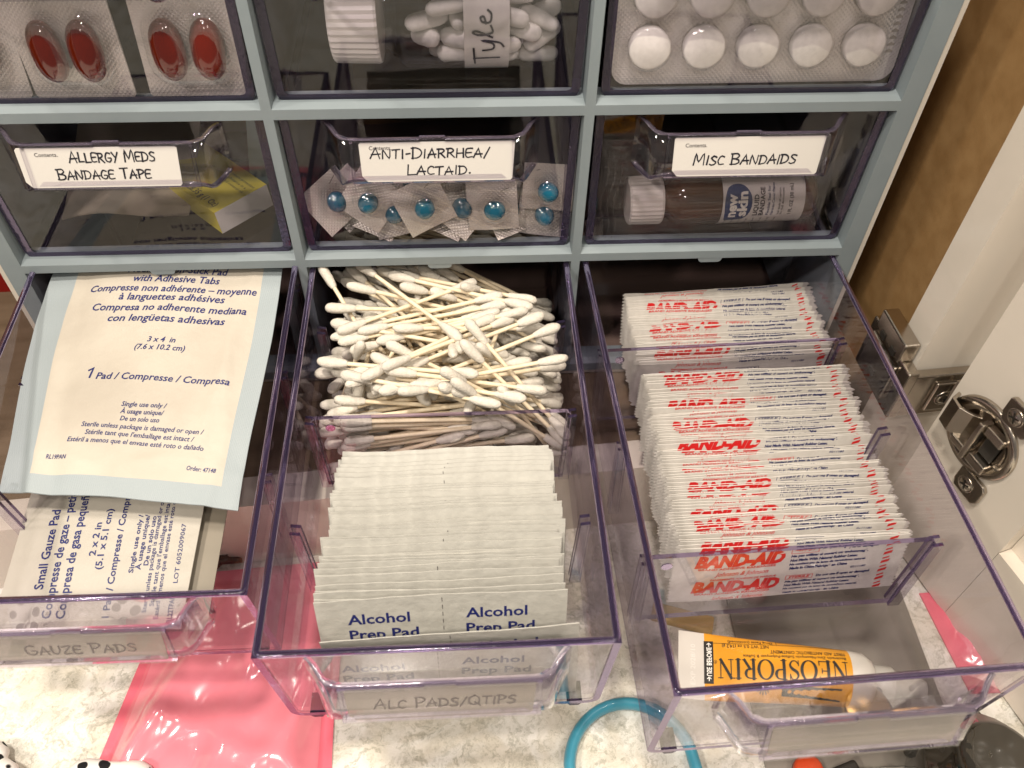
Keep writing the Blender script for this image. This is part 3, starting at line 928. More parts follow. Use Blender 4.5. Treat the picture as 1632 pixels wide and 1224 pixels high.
ANG = math.atan(.076)
cup = thing('kitchen_cupboard', 'cream painted cupboard standing on the counter with its door open', 'cupboard', (219.5, -42, ZC), (0, 0, ANG))
H0 = -66.0 - ZC          # shelf board above the counter
# own frame of the cupboard: x to the right along its front, y into it, origin at the inner corner of the right stile
mb = MB(); mb.box((-400, 13.4, H0 - 3), (12, 250, H0)); mb.build('shelf_board', 'woodf', cup)
mb = MB(); mb.box((12, 13.4, .0), (26, 250, 380)); mb.build('side_panel', 'wood', cup)
mb = MB(); mb.box((-414, 13.4, .0), (-400, 250, 380)); mb.build('side_panel', 'wood', cup)
mb = MB(); mb.box((-400, 244, H0), (12, 250, 380)); mb.build('back_panel', 'wood', cup)
mb = MB(); mb.box((0, 0, .1), (30, 13.4, 380)); mb.build('stile', 'paint', cup)
mb = MB(); mb.box((-414, 0, .1), (-376, 13.4, 380)); mb.build('stile', 'paint', cup)
mb = MB(); mb.box((-376, .15, .1), (0, 13.4, H0 + .25)); mb.build('bottom_rail', 'paint', cup)

# the door, turned out past the right angle
DO = Vector((231.4, -51.0, 0))
dd = Vector((.28, -.96, 0)).normalized()
dn = Vector((dd.y, -dd.x, 0))            # towards the opening
if dn.x > 0:
    dn = -dn


def door(s_, z, h):
    return DO + dd * s_ + dn * h + Vector((0, 0, z))


def dbox(mb, s0, s1, z0, z1, h0, h1, mi=0):
    P = [door(s0, z0, h0), door(s1, z0, h0), door(s1, z0, h1), door(s0, z0, h1), door(s0, z1, h0), door(s1, z1, h0), door(s1, z1, h1), door(s0, z1, h1)]
    c = sum(P, Vector()) / 8
    fs = [(3, 2, 1, 0), (4, 5, 6, 7), (0, 1, 5, 4), (1, 2, 6, 5), (2, 3, 7, 6), (3, 0, 4, 7)]
    out = []
    for f in fs:
        a, b, cc = P[f[0]], P[f[1]], P[f[2]]
        nrm = (b - a).cross(cc - b)
        out.append(f if nrm.dot(a - c) > 0 else f[::-1])
    mb.add(P, out, mi)


mb = MB(); dbox(mb, 0, 47.2, ZC + 1.6, 330, -15, 0)
dr_o = mb.build('door', 'paint', cup, world=True)
mb = MB(); dbox(mb, 47.35, 210, ZC + 1.6, -57.2, -15, -.05); mb.build('door_rail', 'paint', dr_o, world=False)
mb = MB(); dbox(mb, 47.35, 210, -57.1, 330, -11, -5.4); mb.build('door_panel', 'paint', dr_o, world=False)

# hinge: bracket on the stile, arm, round cup let into the door
hg = MB()


def cbox(mb, a, b, mi=0):
    mb.box(a, b, mi)


hz = -ZC
mb = MB()
mb.box((-4.6, -4.4, hz - 42), (-.3, 26, hz - 17.5))
mb.box((-4.4, -4.2, hz - 41.6), (21.5, -.25, hz - 19.5))
mb.box((-6.5, 2, hz - 17.4), (-.4, 21, hz - 9.0))
mb.box((-6.2, 2, hz - 38), (-4.5, 22, hz - 21))
mb.box((8, -5.4, hz - 38.2), (19.5, -4.1, hz - 23.2))
hb = mb.build('hinge_bracket', 'metal', cup)
bv = hb.modifiers.new('round', 'BEVEL'); bv.width = .9 * K; bv.segments = 2
mb = MB()
for zz, yy in ((-16.5, 7), (-16.5, 15), (-33, 12)):
    mb.box((-6.9, yy - 1.6, hz + zz - 1.3), (-6.1, yy + 1.6, hz + zz + 1.3))
mb.build('bracket_slot', 'black', hb)


def screw(parent, centre, axis, r=2.7, world=True):
    ax = Vector(axis).normalized()
    q = ax.to_track_quat('Z', 'Y').to_matrix().to_4x4()
    T = Matrix.Translation(Vector(centre)) @ q
    mb = MB()
    mb.lathe([(r * 1.25, 0), (r * 1.25, .25), (r * 1.05, .3), (r * .98, .1), (r * .9, .55), (r * .5, .85), (.01, .9)], 20, 0, T)
    for k in range(4):
        c, s_ = math.cos(k * PI / 2), math.sin(k * PI / 2)
        P = [(.0, -.32, .93), (r * .62, -.26, .88), (r * .62, .26, .88), (.0, .32, .93)]
        mb.add([T @ Vector((x * c - y * s_, x * s_ + y * c, z + .02 * k)) for x, y, z in P], [(0, 1, 2, 3)], 1)
    return mb.build('screw', ['metal', 'black'], parent)


screw(hb, (13.5, -5.4, hz - 31), (0, -1, 0), 2.9)
# arm: a bent strip from the bracket to the cup
mb = MB()
cs, cz = 18.0, -26.0
A = [Vector((234.5, -46.5, -27)), Vector((236.2, -50, -26.5)), door(4, -25.5, 4.0), door(8, -25.5, 4.6), door(12, -26, 2.0), door(17, -26, -3.5)]
A = [A[0], (A[0] + A[1]) / 2, A[1]] + A[2:]
V, F = [], []
wd = 6.2
for i, p in enumerate(A):
    d = (A[min(i + 1, len(A) - 1)] - A[max(i - 1, 0)]).normalized()
    t = d.cross(Vector((0, 0, 1))).normalized() * .7
    for sg, z in ((1, wd), (1, -wd), (-1, -wd), (-1, wd)):
        V.append(p + t * sg + Vector((0, 0, z)))
for i in range(len(A) - 1):
    for k in range(4):
        k2 = (k + 1) % 4
        F.append((4 * i + k, 4 * i + k2, 4 * i + 4 + k2, 4 * i + 4 + k))
F += [(3, 2, 1, 0), tuple(4 * (len(A) - 1) + k for k in range(4))]
mb.add(V, F)
ha = mb.build('hinge_arm', 'metal', cup, world=True)
bv = ha.modifiers.new('round', 'BEVEL'); bv.width = .5 * K; bv.segments = 2
# cup: flange, recess, inner lever
Tc = Matrix.Translation(door(cs, cz, 0)) @ Matrix((dd.to_tuple(), Vector((0, 0, 1)).to_tuple(), dn.to_tuple())).transposed().to_4x4()
mb = MB()
mb.lathe([(15.4, .05), (15.4, 1.0), (14.6, 1.8), (12.4, 1.7), (11.4, .6), (10.2, .3)], 40, 0, Tc)
mb.lathe([(10.2, .3), (9.8, .25), (.01, .22)], 40, 1, Tc)
hc = mb.build('hinge_cup', ['metal', 'metald'], cup, world=True)
mb = MB()
def cb(a, b, mi=0):
    mb.box(a, b, mi, Tc)
cb((-1, -9.4, .3), (1.2, 9.4, 5.4))
cb((1.2, -9.2, .3), (9.2, -5.2, 4.2))
cb((1.2, 5.2, .3), (9.2, 9.0, 3.6))
cb((-7.5, -8.4, .3), (-1, -5.4, 4.4))
cb((2.0, -4.8, .3), (8.2, 4.6, 1.4), 1)
hl = mb.build('cup_lever', ['metal', 'black'], hc)
bv = hl.modifiers.new('round', 'BEVEL'); bv.width = .6 * K; bv.segments = 2
# mounting ears with their screws
for zc2, nm in ((-19.0, 0), (19.5, 1)):
    mb = MB()
    a, b = (zc2 - 5.5, zc2 + 5.0)
    P = [(1.0, a + 3), (2.2, a), (11.6, a), (13.4, a + 2.5), (13.4, b - 1.5), (12, b), (2, b), (1.0, b - 1)]
    n = len(P)
    V = [Tc @ Vector((x, z, .05)) for x, z in P] + [Tc @ Vector((x, z, 2.0)) for x, z in P]
    mb.add(V, [tuple(range(n))[::-1], tuple(range(n, 2 * n))] + [(i, (i + 1) % n, n + (i + 1) % n, n + i) for i in range(n)], 0)
    e = mb.build('hinge_ear', 'metal', hc)
    bv = e.modifiers.new('round', 'BEVEL'); bv.width = .5 * K; bv.segments = 2
    mb = MB()
    T = Tc @ Matrix.Translation((6.2, zc2 - .3, 2.02))
    mb.lathe([(3.3, 0), (3.3, .3), (2.9, .35), (2.7, .1), (2.5, .5), (.01, .8)], 20, 0, T)
    for k in range(4):
        c, s_ = math.cos(k * PI / 2 + .4), math.sin(k * PI / 2 + .4)
        P = [(.0, -.36, .84), (2.0, -.3, .74), (2.0, .3, .74), (.0, .36, .84)]
        mb.add([T @ Vector((x * c - y * s_, x * s_ + y * c, z + .02 * k)) for x, y, z in P], [(0, 1, 2, 3)], 1)
    mb.build('screw', ['metal', 'black'], hc)

# ------------------------------------------------------------------ things on the counter
M['pink'] = mat('glossy_pink_vinyl', (.82, .24, .30), .15, 0, .9, 1.0)
nn_ = N(M['pink'])
M['pink2'] = mat('pink_vinyl_seam', (.78, .16, .22), .2, 0, .6, .5)


def pouch(corners, bulge, seed, nm='pink_pouch', label='', seam=True, nu=90, nv=90):
    rg = random.Random(seed)
    c = [Vector(p) for p in corners]        # four corners on the counter, ccw from front left
    ph = [(rg.uniform(.5, 1.7), rg.uniform(-1.2, 1.2), rg.uniform(0, 6), rg.uniform(.25, .6)) for _ in range(7)]

    def fn(u, v):
        p = (c[0] * (1 - u) + c[1] * u) * (1 - v) + (c[3] * (1 - u) + c[2] * u) * v
        e = min(u, 1 - u, v, 1 - v)
        rise = bulge * min(1, max(0, (e - .045) * 5)) ** .6
        z = 0
        for fx, fy, q, am in ph:
            z += am * math.sin(6.3 * (fx * u * 1.2 + fy * v * 1.5) + q) ** 3
        z += 1.3 * abs(math.sin(9 * u + 4 * v + 2 * math.sin(5 * v))) ** 6 - 1.2 * abs(math.sin(6 * u - 5 * v + 1)) ** 8 + .5 * math.sin(19 * u + 7 * v + 3 * math.sin(6 * v)) * math.sin(11 * v + 2) + .7 * abs(math.sin(4 * u + 13 * v)) ** 10
        return (p.x, p.y, ZC + .9 + rise + z * min(1, max(0, e - .03) * 9) * 1.5)
    mb = MB()
    mb.grid(fn, nu, nv, lambda u, v: 1 if min(u, 1 - u) < .06 and seam else 0)
    # underside
    mb.grid(lambda u, v: (lambda q: (q[0], q[1], ZC + .15))(fn(u, v)), 4, 4, 0, None, False, True)
    V = []
    per = [(i / nu, 0) for i in range(nu)] + [(1, j / nv) for j in range(nv)] + [(1 - i / nu, 1) for i in range(nu)] + [(0, 1 - j / nv) for j in range(nv)]
    P = [fn(u, v) for u, v in per]
    n = len(P)
    mb.add(P + [(x, y, ZC + .15) for x, y, z in P], [((i + 1) % n, i, n + i, n + (i + 1) % n) for i in range(n)], 1)
    o = mb.build(nm, ['pink', 'pink2'])
    tag(o, label, 'pouch')
    return o


pouch([(-83, -190, 0), (9, -186, 0), (5, -62, 0), (-61, -66, 0)], 5.5, 3, label='glossy pink vinyl pouch lying under the left and middle drawers')
pouch([(243, -128, 0), (300, -128, 0), (300, -86, 0), (238.5, -87, 0)], 3.0, 5, label='pink pouch on the counter half hidden by the open door', nu=20, nv=20)

# blue headband
M['blue_rub'] = mat('blue_rubber', (.055, .30, .42), .35, 0, .5, .2)
arc = []
for k in range(-3, 27):
    t = k / 24
    a = PI * (1.06 - 1.12 * t)
    arc.append((112.5 + 22.0 * math.cos(a), -149 + 22.5 * math.sin(a) - (6 if False else 0), ZC + 3.4))
mb = MB()
mb.tube([(91.5, -185, ZC + 3.0), (90.3, -166, ZC + 3.2)] + arc[4:25] + [(135.4, -156, ZC + 3.2)], 2.1, 12, 0, None, True, True, 1.45)
o = mb.build('rubber_band', 'blue_rub')
tag(o, 'bright blue rubber band curving over the counter between two drawers', 'band')

# yellowish stick and grey board
M['tan'] = noise_variation(mat('tan_wood', rough=.55), (.50, .34, .13), (.60, .42, .18), 60, .1, 200, stretch=(1, 6, 6))
mb = MB()
T = Matrix.Translation((141, -94.5, ZC)) @ Matrix.Rotation(-.32, 4, 'Z')
mb.box((-13, -3.4, .1), (11, 3.4, 4.2), 0, T)
o = mb.build('wooden_block', 'tan')
bv = o.modifiers.new('round', 'BEVEL'); bv.width = .8 * K; bv.segments = 3
tag(o, 'small tan wooden block on the counter under the right drawer', 'block')
M['greyb'] = noise_variation(mat('grey_card', rough=.5), (.235, .215, .185), (.255, .235, .20), 20)
mb = MB()
mb.box((159.8, -152, ZC + .1), (231, -58, ZC + 1.1))
o = mb.build('grey_board', 'greyb')
tag(o, 'flat grey board on the counter below the ointment tube', 'board')

# dark glass jars at the lower right
M['dglass'] = mat('dark_glass', (.02, .017, .012), .03, 0, .8, .9)
_n = N(M['dglass'])
_t = _n.new('ShaderNodeTexNoise', Scale=70, Detail=1)
_n.link(obj_coords(_n), _t.inputs['Vector'])
_b = _n.new('ShaderNodeBump', Strength=.9, Distance=.003)
_n.link(_t.outputs['Fac'], _b.inputs['Height'])
_n.link(_b.outputs['Normal'], _n.b.inputs['Normal'])
_n.link(_b.outputs['Normal'], _n.b.inputs['Coat Normal'])
M['brassy'] = mat('gold_lid', (.42, .26, .10), .25, 1)
for i, (x, y, r, h, lab) in enumerate(((227, -160, 20, 28, 'dark glass jar at the lower right corner, the one nearer the door'),
                                       (193, -170, 13, 20, 'smaller dark glass jar left of the other one'))):
    t = thing('glass_jar', lab, 'jar', (x, y, ZC), group=None)
    mb = MB()
    n = 30
    prof = [(.01, .2), (r * .8, .2), (r, 2.5), (r, h * .62), (r * .96, h * .72), (r * .62, h * .86), (r * .58, h)]
    V = []
    mb.lathe(prof, n, 0)
    for k in range(10):          # vertical flutes catch the lamps
        a = 2 * PI * k / 10
        mb.tube([(r * 1.0 * math.cos(a), r * 1.0 * math.sin(a), 3), (r * 1.0 * math.cos(a), r * 1.0 * math.sin(a), h * .6)], 1.6, 8)
    mb.build('body', 'dglass', t)
    mb = MB()
    mb.lathe([(.01, h + 3.2), (r * .56, h + 3.2), (r * .64, h + 2.4), (r * .64, h - 1.5), (r * .58, h - 1.6)], n)
    mb.build('lid', 'dglass' if i == 0 else 'brassy', t)
M['redorange'] = mat('red_orange_plastic', (.55, .06, .015), .3)
mb = MB()
mb.lathe([(.01, 6), (4.2, 6), (5, 5.2), (5, .2), (.01, .2)], 20, 0, Matrix.Translation((173.5, -152.5, ZC)))
o = mb.build('bottle_stopper', 'redorange')
tag(o, 'small red orange stopper lying at the bottom edge', 'stopper')
mb = MB()
T = Matrix.Translation((186, -158, ZC)) @ Matrix.Rotation(.3, 4, 'Z')
mb.box((-6, -10, .2), (5, 6, 9), 0, T)
o = mb.build('black_case', 'black')
bv = o.modifiers.new('round', 'BEVEL'); bv.width = 1.2 * K; bv.segments = 3
tag(o, 'small black case beside the red orange stopper', 'case')

# spotted bow
def spots_material():
    m = mat('dalmatian_cloth', rough=.8, spec=.2)
    n = N(m)
    v = obj_coords(n)
    vo = n.new('ShaderNodeTexVoronoi', Scale=150, Randomness=.95)
    n.link(v, vo.inputs['Vector'])
    r = n.new('ShaderNodeValToRGB')
    r.color_ramp.elements[0].position, r.color_ramp.elements[0].color = .34, (.012, .012, .014, 1)
    r.color_ramp.elements[1].position, r.color_ramp.elements[1].color = .39, (.80, .78, .75, 1)
    n.link(vo.outputs['Distance'], r.inputs['Fac'])
    n.link(r.outputs['Color'], n.b.inputs['Base Color'])
    return m


M['spots'] = spots_material()
bow = thing('spotted_bow', 'white hair bow with black spots at the lower left corner', 'hair bow', (-88, -159, ZC))
for pts, r in (([(4, 2, 5), (-8, 9, 8), (-15, 19, 7), (-19, 24, 5), (-24, 20, 6), (-20, 8, 6), (-4, 0, 5)], 4.6),
               ([(-2, 0, 5), (6, 8, 8), (16, 16.5, 8), (30, 15, 7), (36, 6, 6), (22, -2, 6), (4, -2, 5)], 4.8)):
    mb = MB()
    L = []
    P = [pts[0]] + pts + [pts[-1]]
    for i in range(1, len(P) - 2):
        for j in range(5):
            t = j / 5
            p0, p1, p2, p3 = map(Vector, P[i - 1:i + 3])
            L.append(.5 * ((2 * p1) + (p2 - p0) * t + (2 * p0 - 5 * p1 + 4 * p2 - p3) * t * t + (3 * p1 - p0 - 3 * p2 + p3) * t ** 3))
    L.append(Vector(pts[-1]))
    mb.tube(L, [r * (.8 + .3 * math.sin(i * .9)) for i in range(len(L))], 12, 0, None, True, True, .9)
    mb.build('loop', 'spots', bow)

# crumpled brown thing by the cupboard foot
M['brownpk'] = noise_variation(mat('brown_wrapper', rough=.35), (.06, .03, .02), (.40, .16, .06), 90, .3, 120, lo=.42, hi=.58)
mb = MB()
rg = random.Random(2)
def crump(u, v):
    a, b = 2 * PI * u, PI * v
    r = 1 + .22 * math.sin(5 * a + 3 * b) + .16 * math.sin(3 * a - 7 * b)
    return (-47 + 11 * r * math.sin(b) * math.cos(a), -60 + 5 * r * math.sin(b) * math.sin(a), ZC + 5.5 - 5 * r * math.cos(b) * .8)
mb.grid(crump, 24, 14)
o = mb.build('crumpled_wrapper', 'brownpk')
tag(o, 'crumpled brown wrapper on the counter behind the left drawer', 'wrapper')

# red carton left of the drawer cabinet
M['redbox'] = mat('red_carton', (.36, .012, .010), .4)
cart = thing('red_carton', 'red carton standing left of the drawer cabinet', 'carton', (-175, 75, -66))
mb = MB(); mb.box((-30, -15, .1), (26, 30, 70)); mb.build('box', 'redbox', cart)
mb = MB()
write(mb, 'Z', 18, 5.5, 3.2, lambda x, y: (x, -15.08, y), 0, .02)
mb.build('print', 'white_ink', cart)

# ------------------------------------------------------------------ cotton swabs
def swab_mesh(seed):
    rg = random.Random(seed)
    L, r = 28.0, .78
    mb = MB()
    bend = rg.uniform(-.25, .25)
    def yb(x):
        return bend * (1 - (x / L) ** 2)
    mb.tube([(x, yb(x), 0) for x in (-21, -10, 0, 10, 21)], r, 8, 1)
    for sg in (-1, 1):
        n = 9
        f = rg.uniform(.95, 1.1)
        prof = [(17.2, .95), (18.0, 1.22), (19.5, 1.5), (21.5, 1.74), (23.8, 1.96), (25.8, 1.88), (27.2, 1.42), (27.9, .75), (28.1, .05)]
        tw = rg.uniform(0, 6)
        V, F = [], []
        for i, (x, q) in enumerate(prof):
            for k in range(n):
                a = 2 * PI * k / n
                q2 = q * f * (1 + .08 * math.sin(2 * a + i * .9 + tw) + .05 * math.sin(5 * a - i * 2.1))
                V.append((sg * x, yb(x) + q2 * math.cos(a) * 1.0, q2 * math.sin(a)))
        for i in range(len(prof) - 1):
            for k in range(n):
                q = (i * n + k, i * n + (k + 1) % n, (i + 1) * n + (k + 1) % n, (i + 1) * n + k)
                F.append(q if sg < 0 else q[::-1])
        mb.add(V, F, 0, None, True)
    return mb.build('cotton_swab', ['cotton', 'stick'], mesh_only=True)


SW = [swab_mesh(i) for i in range(6)]
GSW = 'cotton swabs heaped in the middle drawer'
LSW = 'white cotton swab with paper stick heaped in the open middle drawer'
zf = -55.7
for i, rec in enumerate(SWABS.split(';')):
    a = [int(q) / 100 for q in rec.split(',')]
    if a[2] < .25 and i % 2:
        continue
    o = bpy.data.objects.new('cotton_swab', SW[i % 6])
    COL.objects.link(o)
    o.location = Vector((50 + a[0] * 10, -57.2 + a[1] * 9.6, zf + a[2] * 8.4)) * K
    o.rotation_mode = 'QUATERNION'
    o.rotation_quaternion = Quaternion(a[3:7]).normalized()
    tag(o, LSW, 'cotton swab', GSW)


def swab_between(p, q, label, group, k):
    p, q = Vector(p), Vector(q)
    c = (p + q) / 2
    o = bpy.data.objects.new('cotton_swab', SW[k % 6])
    COL.objects.link(o)
    o.location = c * K
    o.rotation_mode = 'QUATERNION'
    o.rotation_quaternion = (q - p).to_track_quat('X', 'Z')
    tag(o, label, 'cotton swab', group)


swab_between((20.2, 6.5, -7.0), (55.7, -30.5, -8.0), 'cotton swab lying slantwise across the top of the heap', None, 0)
swab_between((7.5, -38.2, -10.5), (63.1, -48.0, -8.5), 'topmost swab at the left front, its head nearest the left wall', None, 1)
swab_between((16, -44.5, -10.5), (70.1, -60.5, -10), 'cotton swab just in front of the swab nearest the left wall', None, 2)
for k, (p, q) in enumerate((((31, 3, -9), (83, -14, -11)), ((33, 6, -11), (84, -9, -12.5)), ((36, -42, -12), (87, -20, -9)), ((44, -47, -12.5), (90, -26, -10)),
                            ((24, -42, -13), (79, -57, -11.5)), ((40, -50, -12), (93, -40, -10.5)), ((15, -20, -11.5), (60, -33, -11)), ((29, -28, -12), (80, -16, -11)))):
    swab_between(p, q, LSW, GSW, k + 3)

# ------------------------------------------------------------------ alcohol prep pads
AW, AH = 71.0, 44.0


def alc_mesh(seed, printed):
    rg = random.Random(seed)
    mb = MB()
    b1, b2 = rg.uniform(-.5, .5), rg.uniform(-.5, .5)
    sl = rg.uniform(-.35, .35)

    def g(x, z):
        # z from 0 (top) to -AH; two pads side by side, joined at the middle
        u = x / AW + .5
        t = -z / AH
        sh = 0
        for c in (.26, .74):
            q = max(0, 1 - ((u - c) / .2) ** 2) * max(0, 1 - ((t - .5) / .36) ** 2)
            sh = max(sh, q ** .7)
        return sh * .35, b1 * math.sin(PI * u) * (1 - t) + b2 * (u - .5) * 1.2 + sl * math.sin(2 * PI * u)

    def top(x):
        return .25 * math.sin(x * .11 + seed) + .12 * math.sin(x * .5 + 2 * seed)

    def P(u, t, side):
        x = (u - .5) * AW
        z = -t * AH + top(x) * (1 - t)
        h, off = g(x, -t * AH)
        return (x, off + side * (.14 + h), z)
    nu, nv = 20, 10
    mb.grid(lambda u, v: P(u, 1 - v, -1), nu, nv, 0)
    mb.grid(lambda u, v: P(u, 1 - v, 1), nu, nv, 0, None, True, True)
    per = [(i / nu, 0) for i in range(nu + 1)]
    for j in (0, 1):
        F = [P(u, j, -1) for u, _ in per] + [P(u, j, 1) for u, _ in per]
        m_ = nu + 1
        mb.add(F, [(i, i + 1, m_ + i + 1, m_ + i) if j == 0 else (m_ + i, m_ + i + 1, i + 1, i) for i in range(nu)], 0)
    for j in (0, 1):
        F = [P(j, v / nv, -1) for v in range(nv + 1)] + [P(j, v / nv, 1) for v in range(nv + 1)]
        m_ = nv + 1
        mb.add(F, [(i, i + 1, m_ + i + 1, m_ + i) for i in range(nv)], 0)
    mp = lambda x, y, l=0: (x, P(x / AW + .5, -y / AH, -1)[1] - .05 - l, y)
    # perforation down the middle
    for k in range(14 if printed else (1 if seed % 3 == 0 else 0)):
        z = -1.0 - k * 3.0
        mb.add([mp(-.1, z), mp(-.1, z - 1.7), mp(.12, z - 1.7), mp(.12, z)], [(0, 1, 2, 3)], 2)
    if printed:
        for x0, dz in ((-27.0, 0), (6.5, .6)):
            write(mb, 'Alcohol', x0, -10.2 + dz, 4.1, mp, 1, .022)
            write(mb, 'Prep Pad', x0, -16.6 + dz, 4.1, mp, 1, .022)
            write(mb, '70% isopropyl alcohol', x0 + .2, -20.6 + dz, 1.9, mp, 1, 0, width=21)
            mb.add([mp(x0, -22.2 + dz), mp(x0 + 21, -22.2 + dz), mp(x0 + 21, -22.0 + dz), mp(x0, -22.0 + dz)], [(0, 1, 2, 3)], 1)
    return mb.build('alcohol_pad', ['alc', 'blue_ink', 'grey_ink'], mesh_only=True)


APL = [alc_mesh(i, False) for i in range(8)]
APP = [alc_mesh(20 + i, True) for i in range(3)]
GAP = 'alcohol pads filed in the middle drawer'
LAP = 'blank topped white alcohol pad pouch filed upright behind the printed ones'
NA = 45
rg = random.Random(11)
for k in range(NA):
    t = k / (NA - 1)
    yb_ = -97.5 - 40.5 * t ** 1.05
    lean = math.radians(58 - 43 * t ** .85 + rg.uniform(-1.2, 1.2))
    cx = 51.0 - .8 * t + rg.uniform(-.9, .9) + (1.2 if 20 < k < 30 else 0)
    if k > NA - 9:
        cx = 49.6 + (k - NA + 6) * .15 + rg.uniform(-.4, .4)
    hh = AH + rg.uniform(-1.3, 1.3) - (2.0 if k < 3 else 0)
    topz = zf + .4 + hh * math.cos(lean)
    topy = yb_ + hh * math.sin(lean)
    pr = k >= NA - 1
    o = link('alcohol_pad', APP[0] if pr else APL[rg.randrange(8)], None, (cx, topy, topz), (-lean, rg.uniform(-.012, .012), rg.uniform(-.012, .012)))
    if pr:
        tag(o, 'wide alcohol pad pouch whose upper blue lettering shows above the drawer front', 'alcohol pad')
    else:
        if k in (0, NA - 2):
            tag(o, 'rearmost alcohol pad pouch, nearest the cotton swabs' if k == 0 else 'alcohol pad pouch just behind the fully visible printed one', 'alcohol pad')
        else:
            tag(o, LAP, 'alcohol pad', GAP)
for k, (cx, yb_, lean, roll, hh, lab) in enumerate(((52.5, -139.5, 3, .045, 43.2, 'tilted alcohol pad pouch just in front of the fully visible one'),
                                                  (49.0, -141.6, 1, -.012, 39.5, 'foremost alcohol pad pouch pressed against the drawer front'))):
    l = math.radians(lean)
    o = link('alcohol_pad', APP[1 + k], None, (cx, yb_ + hh * math.sin(l), zf + hh * math.cos(l)), (-l, -roll, .01))
    tag(o, lab, 'alcohol pad')

# ------------------------------------------------------------------ bandage wrappers
WL, WH, PER = 74.5, 23.5, 12.6


def wrap_mesh(phase, seed, full):
    rg = random.Random(seed)
    mb = MB()
    a1, a2 = rg.uniform(-.5, .5), rg.uniform(-.35, .35)

    def off(x, z):
        u = x / WL
        t = -z / WH
        return a1 * math.sin(PI * u) + a2 * math.sin(2 * PI * u) + .12 * math.sin(9 * u + seed), .32 * max(0, 1 - ((u - .5) / .4) ** 4) * max(0, 1 - ((t - .5) / .42) ** 2)

    def topz(x):
        return .18 * math.sin(x * .16 + seed * 1.7) + .1 * math.sin(x * .55 + seed)

    def P(u, t, side):
        x = u * WL
        o_, h = off(x, -t * WH)
        return (x, o_ + side * (.09 + h), -t * WH + topz(x) * (1 - t))
    nu, nv = 18, 5
    mb.grid(lambda u, v: P(u, 1 - v, -1), nu, nv, 0)
    mb.grid(lambda u, v: P(u, 1 - v, 1), nu, nv, 0, None, True, True)
    for j in (0, 1):
        m_ = nu + 1
        F = [P(i / nu, j, -1) for i in range(m_)] + [P(i / nu, j, 1) for i in range(m_)]
        mb.add(F, [(i, i + 1, m_ + i + 1, m_ + i) if j == 0 else (m_ + i, m_ + i + 1, i + 1, i) for i in range(nu)], 0)
    # pinked ends
    nt = 15
    for j in (0, 1):
        for i in range(nt):
            t0, t1 = i / nt, (i + 1) / nt
            A_, B_ = P(j, t0, -1), P(j, t1, -1)
            C_ = ((A_[0] + B_[0]) / 2 + (1.0 if j else -1.0), (A_[1] + B_[1]) / 2 + .09, (A_[2] + B_[2]) / 2)
            A2, B2 = P(j, t0, 1), P(j, t1, 1)
            mb.add([A_, B_, C_, A2, B2], [(0, 1, 2) if j else (1, 0, 2), (4, 3, 2) if j else (3, 4, 2)], 0)
    mp = lambda x, y, l=0: (x, P(x / WL, -y / WH, -1)[1] - .05 - l, y + topz(x) * (1 + y / WH))
    lo = -WH + .3 if full else -9.0
    cl = (lo, -.15)
    z = -phase
    rows = []
    while z > lo - PER:
        rows.append(z)
        z -= PER
    rows.append(-phase + PER)
    W = lambda s, x, y, h, m, b=0, sh=0, wd=None: write(mb, s, x, y, h, mp, m, b, sh, 'L', 0, wd, cl)
    for z in rows:
        if z < lo - 2 or z > PER:
            continue
        W('PANSEMENTS ADHÉSIFS DE MARQUE', 8, z + 5.8, .9, 1, .03, .15, 26)
        W('BAND-AID', 6.6, z, 5.3, 1, .065, .28, 29)
        W('BRAND ADHESIVE BANDAGES', 8, z - 1.6, .95, 1, .03, .0, 25)
        W('Johnson & Johnson', 13.5, z - 4.6, 2.1, 1, .012, .45, 17.5)
        # blue print
        c = 1 if int(phase * 3) % 3 == 0 else 2
        W('STERILE', 38.2, z + 4.0, 1.2, c, .035, .2, 7.2)
        for (x0, z0, x1, z1) in ((37.4, z + 5.45, 46.2, z + 5.62), (37.4, z + 3.5, 46.2, z + 3.67), (37.3, z + 3.5, 37.5, z + 5.6), (46.1, z + 3.5, 46.3, z + 5.6)):
            q = clip_poly([(x0, z0), (x1, z0), (x1, z1), (x0, z1)], *cl)
            if q:
                mb.add([mp(*p) for p in q], [tuple(range(len(q)))], c)
        W('Do not use if open or damaged.', 47.4, z + 4.1, 1.15, 2, .055, .1, 18)
        W('Ne pas utiliser si ouvert ou endommagé.', 37.5, z + 1.9, 1.1, 2, .055, .1, 25)
        W('Not Made With Natural Rubber Latex.', 37.5, z - .1, 1.15, 2, .055, .1, 22)
        W('Ne contient pas de latex de caoutchouc naturel.', 37.5, z - 1.9, 1.0, 2, .05, .1, 25)
        W('Made in China/Fabriqué en Chine', 37.8, z - 3.9, 1.2, 2, .055, .1, 19)
        W('0211180', 58.2, z - 5.6, .95, 2, .03, .2, 5)
        for k in range(3):
            y0 = z - 5 + k * 4.2
            pts = [(68.0, y0), (70.6, y0 + 1.0), (70.9, y0 + 2.4), (68.2, y0 + 1.3)]
            q = clip_poly(pts, *cl)
            if q:
                mb.add([mp(*p) for p in q], [tuple(range(len(q)))], 1)
            pts = [(68.3, y0 + 2.2), (70.4, y0 + 3.0), (70.4, y0 + 3.7), (68.3, y0 + 2.9)]
            q = clip_poly(pts, *cl)
            if q:
                mb.add([mp(*p) for p in q], [tuple(range(len(q)))], 1)
    return mb.build('bandage_wrapper', ['paper', 'red_ink', 'blue_ink'], mesh_only=True)


NV = 34
WM = [wrap_mesh(PER * k / NV, k, False) for k in range(NV)]
rg = random.Random(5)
phase = 0.0


